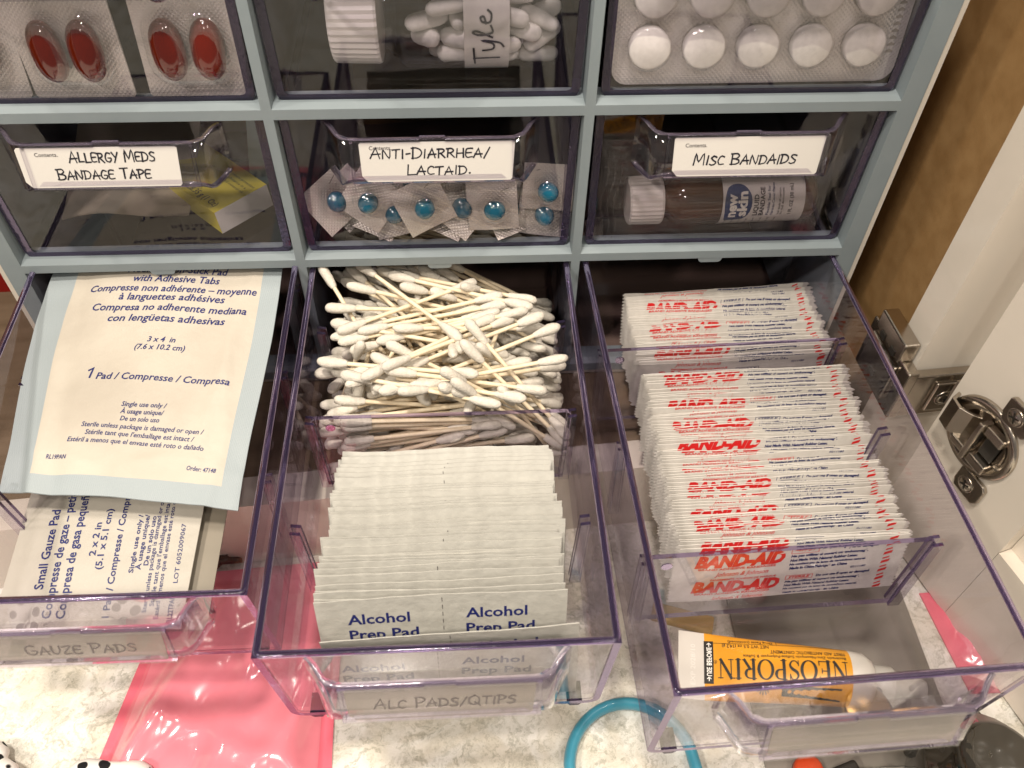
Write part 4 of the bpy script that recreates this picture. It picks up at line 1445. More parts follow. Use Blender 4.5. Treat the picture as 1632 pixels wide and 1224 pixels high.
def place_wrapper(me, y, lean, x, ztop, yaw, roll, label, group=None):
    o = link('bandage_wrapper', me, None, (x, y, ztop), (-lean, roll, yaw))
    tag(o, label, 'bandage', group)
    return o


G1, G2 = 'wrapped bandages behind the rear clear divider', 'wrapped bandages filed between the two clear dividers'
L1 = 'white bandage wrapper with red and blue print behind the rear clear divider'
L2 = 'white bandage wrapper with red and blue print between the two clear dividers'
idx = 0.0
n1, n2 = 32, 66
for k in range(n1 + n2):
    rear = k < n1
    if rear:
        y = 9.5 - 38.2 * k / (n1 - 1)
        lean = math.radians(10 - 9 * (k / (n1 - 1)) ** 2)
        zt = -28.4 + .5 * math.sin(k * .5)
    else:
        t = (k - n1) / (n2 - 1)
        y = -32.6 - 73.3 * t
        lean = math.radians(1.0 + 8 * min(1, t * 3))
        zt = -28.8 + .8 * t + (2.4 if k - n1 in (2, 3, 4, 5, 6) else 0)
    base = (122.6 if rear else 123.6) + .9 * math.sin(k * .35) + rg.uniform(-.5, .5) + (1.2 if k % 17 > 12 else 0)
    if rg.random() < .07:
        idx = rg.uniform(0, NV)
    elif rg.random() < .3:
        idx += rg.uniform(-1.2, 1.2)
    idx -= NV / PER * (1.19 if rear else 1.128) * (237.5 / (y + 236.7)) * rg.uniform(.88, 1.10)
    dzt = rg.uniform(-.45, .45) + (1.7 if k in (n1 + 16, n1 + 30, 9, 18) else 0)
    lb, gp = (L1, G1) if rear else (L2, G2)
    if k in (0, n1 - 1, n1, n1 + 1, n1 + n2 - 1):
        lb = {0: 'rearmost bandage wrapper, deepest under the cabinet edge', n1 - 1: 'bandage wrapper leaning on the back of the rear clear divider',
              n1: 'first bandage wrapper in front of the rear clear divider', n1 + 1: 'second bandage wrapper in front of the rear clear divider',
              n1 + n2 - 1: 'bandage wrapper just behind the foremost one at the front clear divider'}[k]
        gp = None
    place_wrapper(WM[int(idx) % NV], y, lean, base, zt + dzt, .012 + rg.uniform(-.014, .014), -.012 + rg.uniform(-.016, .016), lb, gp)
place_wrapper(wrap_mesh(6.2, 91, True), -107.6, math.radians(11), 122.6, -29.3, .022, -.03, 'foremost bandage wrapper lying against the front clear divider')

# ------------------------------------------------------------------ big gauze pad pouch and the small ones below it
M['cream'] = noise_variation(mat('pouch_paper', rough=.5, spec=.3), (.475, .43, .365), (.52, .475, .405), 40, .45, 140, bdist=.0012)
M['bluegrey'] = diamond_bump(mat('pouch_backing', (.325, .37, .39), .5, 0, .35), 500, .25)
M['greycream'] = noise_variation(mat('small_pouch_paper', rough=.45, spec=.35), (.45, .42, .365), (.49, .455, .40), 30, .45, 120, bdist=.0012)
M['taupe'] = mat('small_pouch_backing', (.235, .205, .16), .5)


def sheet(nm, W_, L_, margin, fn, mats, prints, label, cat, thick=.5, nu=64, nv=72):
    """flat pouch: fn maps (x across, y along from the near edge) to space; the printed face inside a border"""
    mb = MB()
    inside = lambda u, v: 1 if (margin[0] <= u * W_ < W_ - margin[1] - .01 and v * L_ >= margin[2]) else 0
    us = sorted(set([i / nu for i in range(nu + 1)] + [margin[0] / W_, 1 - margin[1] / W_]))
    vs = sorted(set([j / nv for j in range(nv + 1)] + [margin[2] / L_]))
    V, F, m_ = [], [], []
    for v in vs:
        for u in us:
            V.append(fn(u * W_, v * L_, 0))
    a = len(us)
    for j in range(len(vs) - 1):
        for i in range(a - 1):
            F.append((j * a + i, j * a + i + 1, (j + 1) * a + i + 1, (j + 1) * a + i))
            m_.append(inside(us[i] + 1e-6, vs[j] + 1e-6))
    mb.add(V, F, m_, None, True)
    V2 = [fn(u * W_, v * L_, -thick) for v in vs for u in us]
    mb.add(V2, [f[::-1] for f in F], 0, None, True)
    b = len(vs)
    per = list(range(a)) + [j * a + a - 1 for j in range(1, b)] + [(b - 1) * a + i for i in range(a - 2, -1, -1)] + [j * a for j in range(b - 2, 0, -1)]
    n = len(per)
    mb.add([V[i] for i in per] + [V2[i] for i in per], [(n + i, n + (i + 1) % n, (i + 1) % n, i) for i in range(n)], 0)
    for p in prints:
        s, x, y, h, kw = p
        if s == '1':
            ribbon(mb, [(x - .9, y + h * .74), (x + .5, y + h * .98), (x + .15, y + h * .5), (x - .2, y)], .62, lambda px, py, l=0: fn(px, py, .13), 2)
            continue
        write(mb, s, x, y, h, lambda px, py: fn(px, py, .13), 2, **kw)
    o = mb.build(nm, mats)
    return tag(o, label, cat)


# near edge from (-98,-76.5,-31) to (-16.5,-83,-31.5); far end under the cabinet bar
N0, N1 = Vector((-95.6, -75.0, -30.0)), Vector((-16.6, -83.0, -32.0))
F0, F1 = Vector((-91.5, 13.0, -4.2)), Vector((-7.5, 12.5, -4.8))
PW, PL = 81.5, 93.0


def pad_fn(x, y, l):
    u, v = x / PW, y / PL
    p = (N0 * (1 - u) + N1 * u) * (1 - v) + (F0 * (1 - u) + F1 * u) * v
    z = 2.6 * math.sin(PI * u) * (1 - .3 * v) + 1.6 * math.sin(PI * v) - 2.4 * (1 - v) ** 3 * (u - .4) * .6
    z += .35 * math.sin(9 * u + 5 * v) * v + .5 * math.exp(-((u - .86 - .03 * math.sin(8 * v)) / .03) ** 2) + .45 * math.exp(-((u - .13) / .025) ** 2)
    z += .5 * math.exp(-((v - .13 - .02 * math.sin(11 * u)) / .022) ** 2) * abs(math.sin(7 * u))
    z += .22 * math.sin(17 * u + 6 * math.sin(4 * v)) * math.sin(13 * v + 3 * u) * (1 + 2 * max(0, .25 - v))
    z += .6 * math.exp(-((u - .78 - .10 * v) / .03) ** 2) * (v < .75) * math.sin(PI * min(1, v / .75)) - .5 * math.exp(-((u - .22 + .08 * v) / .04) ** 2)
    sx = .8 * math.sin(6 * v + 1) * (1 if u < .5 else -1) * abs(u - .5) * 2
    return (p.x + sx, p.y, p.z + z + l)


def ctr(s, y, h, wd, cx=43.5, **kw):
    d = dict(bold=.016, shear=.18, align='C', width=wd, rot=-.022)
    d.update(kw)
    return (s, cx, y, h, d)


sheet('gauze_pouch', PW, PL, (9.5, 6.5, 6.5), pad_fn, ['bluegrey', 'cream', 'blue_ink'], [
    ctr('Medium Non-Stick Pad', 82.4, 2.9, 35, 45), ctr('with Adhesive Tabs', 78.5, 2.9, 30, 45.2),
    ctr('Compresse non adhérente – moyenne', 74.4, 2.9, 58, 44.8), ctr('à languettes adhésives', 70.8, 2.9, 36.5, 45),
    ctr('Compresa no adherente mediana', 66.4, 2.9, 53, 45), ctr('con lengüetas adhesivas', 62.0, 2.9, 40, 44.8),
    ctr('3 x 4  in', 54.0, 2.1, 9.5, 45), ctr('(7.6 x 10.2 cm)', 51.0, 2.1, 17, 45),
    ctr('1', 40.6, 3.6, 1.9, 23.5, bold=.03), ctr('Pad / Compresse / Compresa', 39.6, 2.5, 45.5, 48.2),
    ctr('Single use only /', 30.2, 1.7, 15.5, 44), ctr('À usage unique/', 27.7, 1.7, 15, 43.8), ctr('De un solo uso', 25.2, 1.7, 13.5, 43.5),
    ctr('Sterile unless package is damaged or open /', 22.4, 1.7, 42, 45, bold=.012), ctr("Stérile tant que l'emballage est intact /", 19.8, 1.7, 37.5, 44.5, bold=.012),
    ctr('Estéril a menos que el envase esté roto o dañado', 17.2, 1.7, 47, 43.5, bold=.012),
    ctr('RL19PAN', 11.6, 1.4, 7.2, 17.5), ctr('Order: 47148', 10.2, 1.4, 10, 67.5)],
    'large cream gauze pad pouch with pale blue border and blue print', 'gauze pouch')

# small pouches, lying in a leaning pile: text runs up the sheet
SWD, SLN = 60.0, 56.0
def small_fn(dx, dy, dz, yaw, slope, sd):
    c, s_ = math.cos(yaw), math.sin(yaw)
    def fn(x, y, l):
        u, v = x / SWD, y / SLN
        z = 1.3 * math.sin(PI * u) * math.sin(PI * min(v * 1.2, 1)) + .4 * math.sin(7 * u + sd) * (1 - v) + .5 * math.exp(-((u - .1) / .04) ** 2)
        px, py = x - SWD / 2, y
        return (dx + px * c - py * s_, dy + px * s_ + py * c, dz + slope * y + z + l)
    return fn


V_ = lambda s, x, y, h, wd, **kw: (s, x, y, h, dict(dict(bold=.02, shear=0.0, align='L', rot=PI / 2 + .045, width=wd), **kw))
sheet('small_gauze_pouch', SWD, SLN, (1.5, 1.5, 1.5), small_fn(-64.5, -113.5, -51.5, -.05, .20, 1), ['greycream', 'greycream', 'blue_ink'], [
    V_('Small Gauze Pad', 13.2, 12, 3.0, 27), V_('Compresse de gaze – petite', 17.8, 3, 3.0, 44), V_('Compresa de gasa pequeña', 22.2, 3, 3.0, 43),
    V_('2 x 2 in', 27.6, 23, 2.2, 11.5), V_('(5.1 x 5.1 cm)', 30.6, 18.5, 2.2, 21),
    V_('1 Pad / Compresse / Compresa', 36.2, 3.5, 2.3, 45), V_('Single use only /', 41.2, 17.5, 1.6, 20), V_('À usage unique/', 43.4, 18.5, 1.6, 19), V_('De un solo uso', 45.6, 20, 1.6, 17),
    V_('Sterile unless package is damaged or open /', 47.9, 5, 1.5, 42, bold=.012), V_("Stérile tant que l'emballage est intact /", 50.0, 7, 1.5, 38, bold=.012),
    V_('Estéril a menos que el envase esté roto o dañado', 52.1, 3, 1.5, 47, bold=.012), V_('RL22TPAN', 56.6, 2, 1.6, 8.5), V_('LOT 6052009067', 56.2, 14.5, 1.5, 20, bold=.008), V_('Order:', 57.2, 42, 1.5, 7.5)],
    'small grey gauze pouch with sideways blue print, topmost under the large pouch', 'gauze pouch')
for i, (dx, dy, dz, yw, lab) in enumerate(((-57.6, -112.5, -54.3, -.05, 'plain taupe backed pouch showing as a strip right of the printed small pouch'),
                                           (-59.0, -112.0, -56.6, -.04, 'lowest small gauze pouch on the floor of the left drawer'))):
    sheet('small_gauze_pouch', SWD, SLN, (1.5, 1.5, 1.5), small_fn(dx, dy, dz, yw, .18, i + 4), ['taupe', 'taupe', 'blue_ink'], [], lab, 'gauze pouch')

# ------------------------------------------------------------------ ointment tube
M['yellow'] = mat('yellow_print', (.62, .275, .018), .35, 0, .5, .3)
M['tubecap'] = mat('translucent_cap', (.40, .38, .345), .4)
M['tubew'] = mat('tube_plastic', (.53, .50, .46), .35, 0, .5, .15)
tube = thing('ointment_tube', 'yellow and white ointment tube lying upside down in the front of the right drawer', 'ointment tube', (122.2, -133.8, -49.8), (0, -.0, -.185))
# along local x: crimp at 0, shoulder at 60, cap to 76; lies on the tilted drawer floor
TXS = .87
TX = [(0, 10.9, .35, 0.2), (3, 10.9, .35, 0.2), (8, 10.8, .6, 0.3), (9, 10.8, .75, 0.4), (18, 10.4, 2.4, 1.1), (30, 9.7, 4.3, 2.4), (44, 9.0, 6.2, 3.9), (54, 8.5, 7.3, 4.8), (58, 8.3, 7.6, 5.1), (62, 8.0, 7.6, 5.1), (65, 6.4, 6.2, 5.0), (66, 4.6, 4.6, 5.0)]
TX = [(a * TXS, b, c, d) for a, b, c, d in TX]


def tube_r(s):
    for a, b in zip(TX, TX[1:]):
        if a[0] <= s <= b[0]:
            t = (s - a[0]) / (b[0] - a[0])
            return tuple(a[i] + (b[i] - a[i]) * t for i in (1, 2, 3))
    return TX[-1][1:] if s > 0 else TX[0][1:]


def tube_p(s, ang, l=0):
    wy, hz_, zc_ = tube_r(s)
    return (s, -(wy + l) * math.cos(ang), zc_ + (hz_ + l) * math.sin(ang))


n = 120
mb = MB()
ss = sorted(set([a[0] for a in TX] + [8.0, 49.5] + [9.3 + 1.4 * i for i in range(28)]))
V, F, m_ = [], [], []
for s_ in ss:
    for k in range(n):
        V.append(tube_p(s_, 2 * PI * k / n))
for i in range(len(ss) - 1):
    for k in range(n):
        F.append((i * n + k, (i + 1) * n + k, (i + 1) * n + (k + 1) % n, i * n + (k + 1) % n))
        m_.append(1 if 8.0 <= ss[i] < 49.4 else 0)
mb.add(V, F, m_, None, True)
mb.add(V[:n], [tuple(range(n))], 0)
for k in range(11):         # crimp ridges
    pass
# print: text reads from right to left as we look at it, top of the letters towards us
def tp(x, y, l=0):
    s_ = 50 - x * .875
    wy, hz_, zc_ = tube_r(s_)
    c = max(-.98, min(.98, (y + 1.0) / wy))
    return tube_p(s_, math.acos(c), .14 + l)


def serif_word(mb, word, x, y, h, wd, mp, mi):
    """roman capitals with thick and thin strokes and bracket serifs"""
    def line(a, b, w_):
        ribbon(mb, [(a[0] + (b[0] - a[0]) * i / 7, a[1] + (b[1] - a[1]) * i / 7) for i in range(8)], w_, lambda px, py, l=0: mp(px, py, l), mi, line.k)
        line.k = (line.k + .012) % .1
    line.k = 0.0
    T, t = .16, .055
    adv = {'N': .86, 'E': .68, 'O': .86, 'S': .60, 'P': .66, 'R': .76, 'I': .36}
    tot = sum(adv[c] for c in word) + .07 * (len(word) - 1)
    sx = wd / tot
    cx = x
    q = lambda a, b: (cx + a * sx, y + b * h)
    for ch in word:
        if ch == 'N':
            line(q(.14, 0), q(.14, 1), t * h); line(q(.72, 0), q(.72, 1), t * h); line(q(.14, .98), q(.72, .02), T * h * .95)
            for px, py in ((.14, .02), (.06, .98), (.72, .98)):
                line(q(px - .12, py), q(px + .14, py), .045 * h)
        elif ch == 'E':
            line(q(.14, 0), q(.14, 1), T * h); line(q(.02, .975), q(.60, .975), .05 * h); line(q(.02, .025), q(.62, .025), .05 * h); line(q(.14, .51), q(.48, .51), .05 * h)
            line(q(.60, 1), q(.60, .80), .05 * h); line(q(.62, 0), q(.62, .22), .05 * h); line(q(.48, .62), q(.48, .40), .045 * h)
        elif ch == 'O':
            P = [(.43 + .38 * math.cos(a), .5 + .5 * math.sin(a)) for a in [2 * PI * k / 24 for k in range(25)]]
            ribbon(mb, [q(*p) for p in P], [h * (t + (T - t) * abs(math.cos(2 * PI * k / 24)) ** 1.3) for k in range(25)], mp, mi, .02)
        elif ch == 'S':
            P = smooth_line([(.50, .78), (.40, .95), (.22, .96), (.08, .80), (.16, .60), (.40, .44), (.50, .24), (.38, .05), (.18, .04), (.05, .22)], 3)
            m = len(P)
            ribbon(mb, [q(*p) for p in P], [h * (t + (T - t) * math.exp(-((i / (m - 1) - .5) / .2) ** 2)) for i in range(m)], mp, mi, .02)
            line(q(.51, .98), q(.51, .72), .045 * h); line(q(.05, .02), q(.05, .28), .045 * h)
        elif ch in 'PR':
            line(q(.16, 0), q(.16, 1), T * h); line(q(.02, .975), q(.2, .975), .045 * h); line(q(.02, .02), q(.32, .02), .045 * h)
            P = [(.18, .975), (.40, .96)] + [(.40 + .19 * math.cos(a), .735 + .225 * math.sin(a)) for a in [PI / 2 - PI * k / 8 for k in range(1, 8)]] + [(.40, .51), (.18, .50)]
            ribbon(mb, [q(*p) for p in P], [h * (t + (T - t) * math.exp(-((i - 5.5) / 2.4) ** 2)) for i in range(len(P))], mp, mi, .03)
            if ch == 'R':
                line(q(.36, .5), q(.66, .02), T * h * .9); line(q(.58, .02), q(.76, .02), .045 * h)
        elif ch == 'I':
            line(q(.17, 0), q(.17, 1), T * h); line(q(.03, .975), q(.31, .975), .045 * h); line(q(.03, .02), q(.31, .02), .045 * h)
        cx += (adv[ch] + .07) * sx


serif_word(mb, 'NEOSPORIN', 2.0, -2.9, 5.9, 41.5, tp, 2)
write(mb, '®', 43.8, -2.6, 1.2, tp, 2)
write(mb, 'Bacitracin Zinc-Neomycin Sulfate-Polymyxin B Sulfate', 2.2, -4.5, .95, tp, 2, .012, 0, 'L', 0, 33)
write(mb, 'FIRST AID ANTIBIOTIC OINTMENT', 2.2, -6.2, 1.2, tp, 2, .012, 0, 'L', 0, 24)
write(mb, 'NET WT 0.5 oz (14.2 g)', 26.5, -7.9, 1.2, tp, 2, .012, 0, 'L', 0, 15.5)
write(mb, 'Drug Facts (continued)', 25, -9.3, .9, tp, 2, .012, 0, 'L', 0, 15)
for x0, y0, x1, y1 in ((1, -8.3, 47, -8.15), (23.6, -9.8, 23.75, -8.2), (1, -9.5, 23.7, -9.4)):
    mb.add([tp(x0 + (x1 - x0) * i / 8, y) for y in (y0, y1) for i in range(9)], [(i, i + 1, i + 10, i + 9) for i in range(8)], 2)
# dark band and sun mark above the name
mb.add([tp(4 + 19 * i / 8, y) for y in (4.6, 7.2) for i in range(9)], [(i, i + 1, i + 10, i + 9) for i in range(8)], 2)
for k in range(9):
    a = PI * k / 8
    ribbon(mb, [(29 + 1.5 * math.cos(a), 4.6 + 1.5 * math.sin(a)), (29 + 2.5 * math.cos(a), 4.6 + 2.5 * math.sin(a))], .42, tp, 2)
ribbon(mb, [(26.4, 4.3), (31.6, 4.3)], .5, tp, 2)
# USE BEFORE strip, white letters on black, running across the tube
mb.add([tp(x, -8.8 + 13.6 * i / 10) for x in (45.0, 48.2) for i in range(11)], [(i + 1, i, i + 11, i + 12) for i in range(10)], 2)
def tp2(x, y, l=0):
    return tp(47.75 - y, 4.4 - x, .05 + l)
write(mb, '→USE BEFORE→', .4, .5, 1.7, tp2, 3, .02, 0, 'L', 0, 12.2)
# stamped date on the crimp
def tp3(x, y, l=0):
    return tube_p(5.4 - y, math.acos(max(-.97, min(.97, (7 - x) / 10.9))), .05 + l)
write(mb, 'EXP 2028/10', .6, .2, 1.5, tp3, 4, 0, 0, 'L', 0, 13)
mb.build('body', ['tubew', 'yellow', 'black', 'white_ink', 'card'], tube)
mb = MB()
T = Matrix.Translation((57.2, 0, 5.0)) @ Matrix.Rotation(PI / 2, 4, 'Y')
mb.lathe([(.01, -.5), (5.2, -.5), (5.2, 5.5), (4.8, 6.0), (4.3, 6.2), (2.6, 15.5), (2.2, 16), (.01, 16)], 28, 0, T)
mb.build('cap', 'tubecap', tube)

# ------------------------------------------------------------------ pill bottle lying in the upper middle drawer
M['bottlec'] = film('clear_bottle', (.95, .945, .94), .05, 1.45, bump=.05, bscale=200)
pb = thing('pill_bottle', 'clear pill bottle on its side with ribbed white cap and handwritten band', 'pill bottle', (50, 23.0, 64.9))
AXZ = 17.3
TB = Matrix.Translation((0, 0, AXZ)) @ Matrix.Rotation(PI / 2, 4, 'Y')
mb = MB()
R = 17.0
mb.lathe([(12.4, -15), (12.6, -12), (13.4, -9.5), (16.0, -8.0), (R, -6.0), (R, 38.0), (R - .8, 40.0), (R - 3, 41.0), (.01, 41.0)], 48, 0, TB)
mb.build('body', 'bottlec', pb)
mb = MB()
nr = 84
prof = [(14.6, -29.2), (15.2, -28.6), (15.6, -15.2), (15.2, -14.4)]
V, F = [], []
for r, h in prof:
    for k in range(nr):
        q = r * (1.0 if k % 2 else .972)
        a = 2 * PI * k / nr
        V.append((q * math.cos(a), q * math.sin(a), h))
for i in range(len(prof) - 1):
    for k in range(nr):
        F.append((i * nr + k, i * nr + (k + 1) % nr, (i + 1) * nr + (k + 1) % nr, (i + 1) * nr + k))
mb.add(V, F, 0, TB)
mb.add(V[:nr], [tuple(range(nr))[::-1]], 0, TB)
mb.add(V[-nr:], [tuple(range(nr))], 0, TB)
mb.build('cap', 'cap', pb)
mb = MB()
def band(u, v, l=0):
    a = math.radians(-178 + 200 * v)
    return TB @ Vector(((R + .12 + l) * math.cos(a) * 1, (R + .12 + l) * math.sin(a), 11.2 + 13.6 * u))
mb.grid(lambda u, v: band(u, v), 4, 90, 0, None, True)
# find which side faces the room: local -y of the thing is the front
def bandmap(x, y, l=0):
    # x runs up round the front of the bottle, y runs towards the cap
    a = x / R - .20
    return (18.0 - y, -(R + .25 + l) * math.cos(a), AXZ + (R + .25 + l) * math.sin(a))
mbt = MB()
def cursive(pts, wdt=.62):
    ribbon(mb, smooth_line(pts, 4), wdt, bandmap, 1, .12)
ribbon(mb, [(-7.5 + i * .7, 3.6 + i * .04) for i in range(11)], .62, bandmap, 1, .08)
ribbon(mb, [(-4.6, 4.0), (-4.2, -3.8)], .62, bandmap, 1, .1)
cursive([(-1.2, 1.2), (-.6, -1.8), (1.2, -1.8), (2.2, 1.4), (1.6, -3.6), (.2, -5.0)])
cursive([(3.2, -1.6), (5.0, 2.8), (4.6, 4.2), (3.9, 2.0), (4.6, -1.6), (6.6, -1.2)])
cursive([(7.2, .2), (9.0, .8), (8.8, 1.8), (7.6, 1.2), (7.6, -1.0), (9.8, -1.4), (10.8, -.4)])
mb.build('label_band', ['card', 'ink'], pb)
me_p = None
mb = MB()
pr = [(-6.6, .4), (-6.2, 1.6), (-5.0, 2.45), (-3, 2.75), (3, 2.75), (5.0, 2.45), (6.2, 1.6), (6.6, .4)]
T = Matrix.Rotation(PI / 2, 4, 'Y') @ Matrix.Diagonal((.82, 1.05, 1, 1))
mb.lathe([(.01, -6.7)] + [(r, h) for h, r in pr] + [(.01, 6.7)], 14, 0, T)
me_p = mb.build('caplet', 'tablet', mesh_only=True)
for i, rec in enumerate(PILLS.split(';')):
    a = [int(q) / 100 for q in rec.split(',')]
    o = bpy.data.objects.new('caplet', me_p)
    COL.objects.link(o)
    o.location = Vector((50 + 17.5 + a[0] * 9.4, 23.0 + a[1] * 9.7, 64.9 + AXZ + a[2] * 9.7)) * K
    o.rotation_mode = 'QUATERNION'
    o.rotation_quaternion = Quaternion(a[3:7]).normalized()
    tag(o, 'white oblong caplet inside the clear pill bottle', 'pill', 'caplets in the pill bottle')

# ------------------------------------------------------------------ red softgel packs in the upper left drawer
def rrect(w_, h_, r, n=4):
    P = []
    for cx, cy, a0 in ((w_ / 2 - r, -h_ / 2 + r, -PI / 2), (w_ / 2 - r, h_ / 2 - r, 0), (-w_ / 2 + r, h_ / 2 - r, PI / 2), (-w_ / 2 + r, -h_ / 2 + r, PI)):
        for k in range(n + 1):
            a = a0 + PI / 2 * k / n
            P.append((cx + r * math.cos(a), cy + r * math.sin(a)))
    return P


def dome_mesh(w_, h_, r, depth, mi=0, n=5):
    """thermoformed pocket over a rounded rectangle, bulging to -y"""
    mb = MB()
    rings = []
    for k in range(n + 1):
        t = k / n
        s_ = math.cos(t * PI / 2 * .86)
        ww, hh = w_ - 2 * (1 - s_) * r, h_ - 2 * (1 - s_) * r
        rings.append([(x, -depth * math.sin(t * PI / 2 * .86) - .05, z) for x, z in rrect(max(ww, .3), max(hh, .3), max(r * s_, .1))])
    m_ = len(rings[0])
    V = [p for q in rings for p in q]
    F = [(i * m_ + k, i * m_ + (k + 1) % m_, (i + 1) * m_ + (k + 1) % m_, (i + 1) * m_ + k) for i in range(n) for k in range(m_)]
    F.append(tuple(n * m_ + k for k in range(m_)))
    mb.add(V, F, mi, None, True)
    return mb


def ellip(a, b, c, mi=0, n=20, m_=12, power=1.0, T=None):
    mb = MB()
    def f(u, v):
        th, ph = 2 * PI * u, PI * v
        s_ = math.sin(ph)
        return (a * s_ * math.cos(th), b * s_ * math.sin(th), -c * math.copysign(abs(math.cos(ph)) ** power, math.cos(ph)))
    mb.grid(f, n, m_, mi, T)
    return mb


GR = 'red softgel packs standing in the upper left drawer'
ME_CAPS = ellip(5.0, 3.6, 9.2, power=.75).build('softgel', 'red_gel', mesh_only=True)
ME_PD = dome_mesh(26, 24, 7.5, 5.4).build('blister', 'dome', mesh_only=True)


def red_pack(x, y, z, rx, ry, rz, lab, w_=32.5, h_=34):
    t = thing('softgel_pack', lab, 'pill pack', (x, y, z), (rx, ry, rz), GR)
    mb = MB()
    P = rrect(w_, h_, 1.6)
    mb.prism([(a, b + h_ / 2) for a, b in P], 0, .5, 0, 0, 0)
    mb.build('foil_card', 'foil2', t)
    b = link('blister', ME_PD, t, (.3, -.02, h_ / 2 - 1.5))
    for dx in (-5.7, 5.7):
        link('softgel', ME_CAPS, b, (dx, -2.5, -.3), (0, .03 * (1 if dx > 0 else -1), 0))
    return t


red_pack(-87.5, 6.6, 63.8, -.13, .04, .05, 'leftmost red softgel pack, cut off by the picture edge')
red_pack(-54.8, 6.4, 63.6, -.12, -.035, -.06, 'red softgel pack in the middle of the upper left drawer', 31.0)
red_pack(-20.8, 6.5, 63.6, -.13, .02, .04, 'red softgel pack at the right of the upper left drawer', 29.0)

# ------------------------------------------------------------------ card of white tablets
tc = thing('tablet_card', 'silver blister card of round white tablets in the upper right drawer', 'pill card', (152, 7.6, 65.0), (-.12, .004, .012))
mb = MB()
CW, CH = 90.5, 46.0
P = rrect(CW, CH, 5)
mb.prism([(a, b + CH / 2) for a, b in P], 0, .5, 0, 0, 0)
for i in range(9):
    z = 9 + i * 2.1
    mb.add([(40.8, -.06, z), (43.0, -.06, z + .2), (43.0, -.06, z + .7), (41.8, -.06, z + 1.3), (40.8, -.06, z + .6)], [(0, 1, 2, 3, 4)], 1)
mb.build('foil_card', ['foil', 'greyb'], tc)
mb = MB()
mb.lathe([(8.4, 0), (8.2, .5), (7.5, 1.2), (7.0, 3.6), (6.4, 4.4), (5, 4.8), (.01, 4.9)], 32, 0, Matrix.Rotation(PI / 2, 4, 'X'))
ME_POCK = mb.build('blister', 'dome', mesh_only=True)
mb = MB()
mb.lathe([(.01, .3), (6.3, .3), (6.4, .8), (6.4, 3.2), (5.9, 3.7), (.01, 4.0)], 32, 0, Matrix.Rotation(PI / 2, 4, 'X'))
ME_TAB = mb.build('tablet', 'tablet', mesh_only=True)
for r_ in range(3):
    for c_ in range(5):
        b = link('blister', ME_POCK, tc, (-34.6 + 16.7 * c_, -.02, 12.4 + 15.4 * r_))
        if r_ < 3:
            link('tablet', ME_TAB, b, (0, 0, 0))

# ------------------------------------------------------------------ blue softgel sachets in the anti-diarrhea drawer
ME_BS = ellip(3.6, 3.1, 3.9).build('softgel', 'blue_gel', mesh_only=True)
mb = MB()
mb.lathe([(6.4, 0), (6.0, .6), (5.4, 2.4), (4.2, 4.2), (2.2, 5.3), (.01, 5.6)], 24, 0, Matrix.Rotation(PI / 2, 4, 'X'))
ME_BD = mb.build('blister', 'dome', mesh_only=True)
mb = MB()
def sach(sd):
    rg = random.Random(sd)
    mb = MB()
    S_ = 9.0
    k1 = rg.uniform(-.9, .9); k2 = rg.uniform(-.5, .5)
    f = lambda u, v, o: ((u - .5) * 2 * S_, o + k1 * (u - .5) ** 2 * 4 + k2 * (v - .5) ** 2 * 4 + (.9 * (u + v - 1.5) if u + v > 1.5 else 0), (v - .5) * 2 * S_)
    mb.grid(lambda u, v: f(u, v, 0), 6, 6, 0, None, True)
    mb.grid(lambda u, v: f(u, v, .3), 6, 6, 0, None, True, True)
    per = [(i / 6, 0) for i in range(6)] + [(1, i / 6) for i in range(6)] + [(1 - i / 6, 1) for i in range(6)] + [(0, 1 - i / 6) for i in range(6)]
    n = len(per)
    mb.add([f(u, v, 0) for u, v in per] + [f(u, v, .3) for u, v in per], [((i + 1) % n, i, n + i, n + (i + 1) % n) for i in range(n)], 0)
    x0 = rg.choice((3.2, -6.6))
    mb.add([(x0, -.12, 5.4), (x0 + 3.2, -.12, 6.6), (x0 + 3.2, -.12, 6.9), (x0, -.12, 5.7)], [(0, 1, 2, 3)], 1)
    return mb.build('foil_square', ['foil2', 'greyb'], mesh_only=True)
SM = [sach(i) for i in range(4)]
GB = 'blue softgel sachets in the anti-diarrhea drawer'
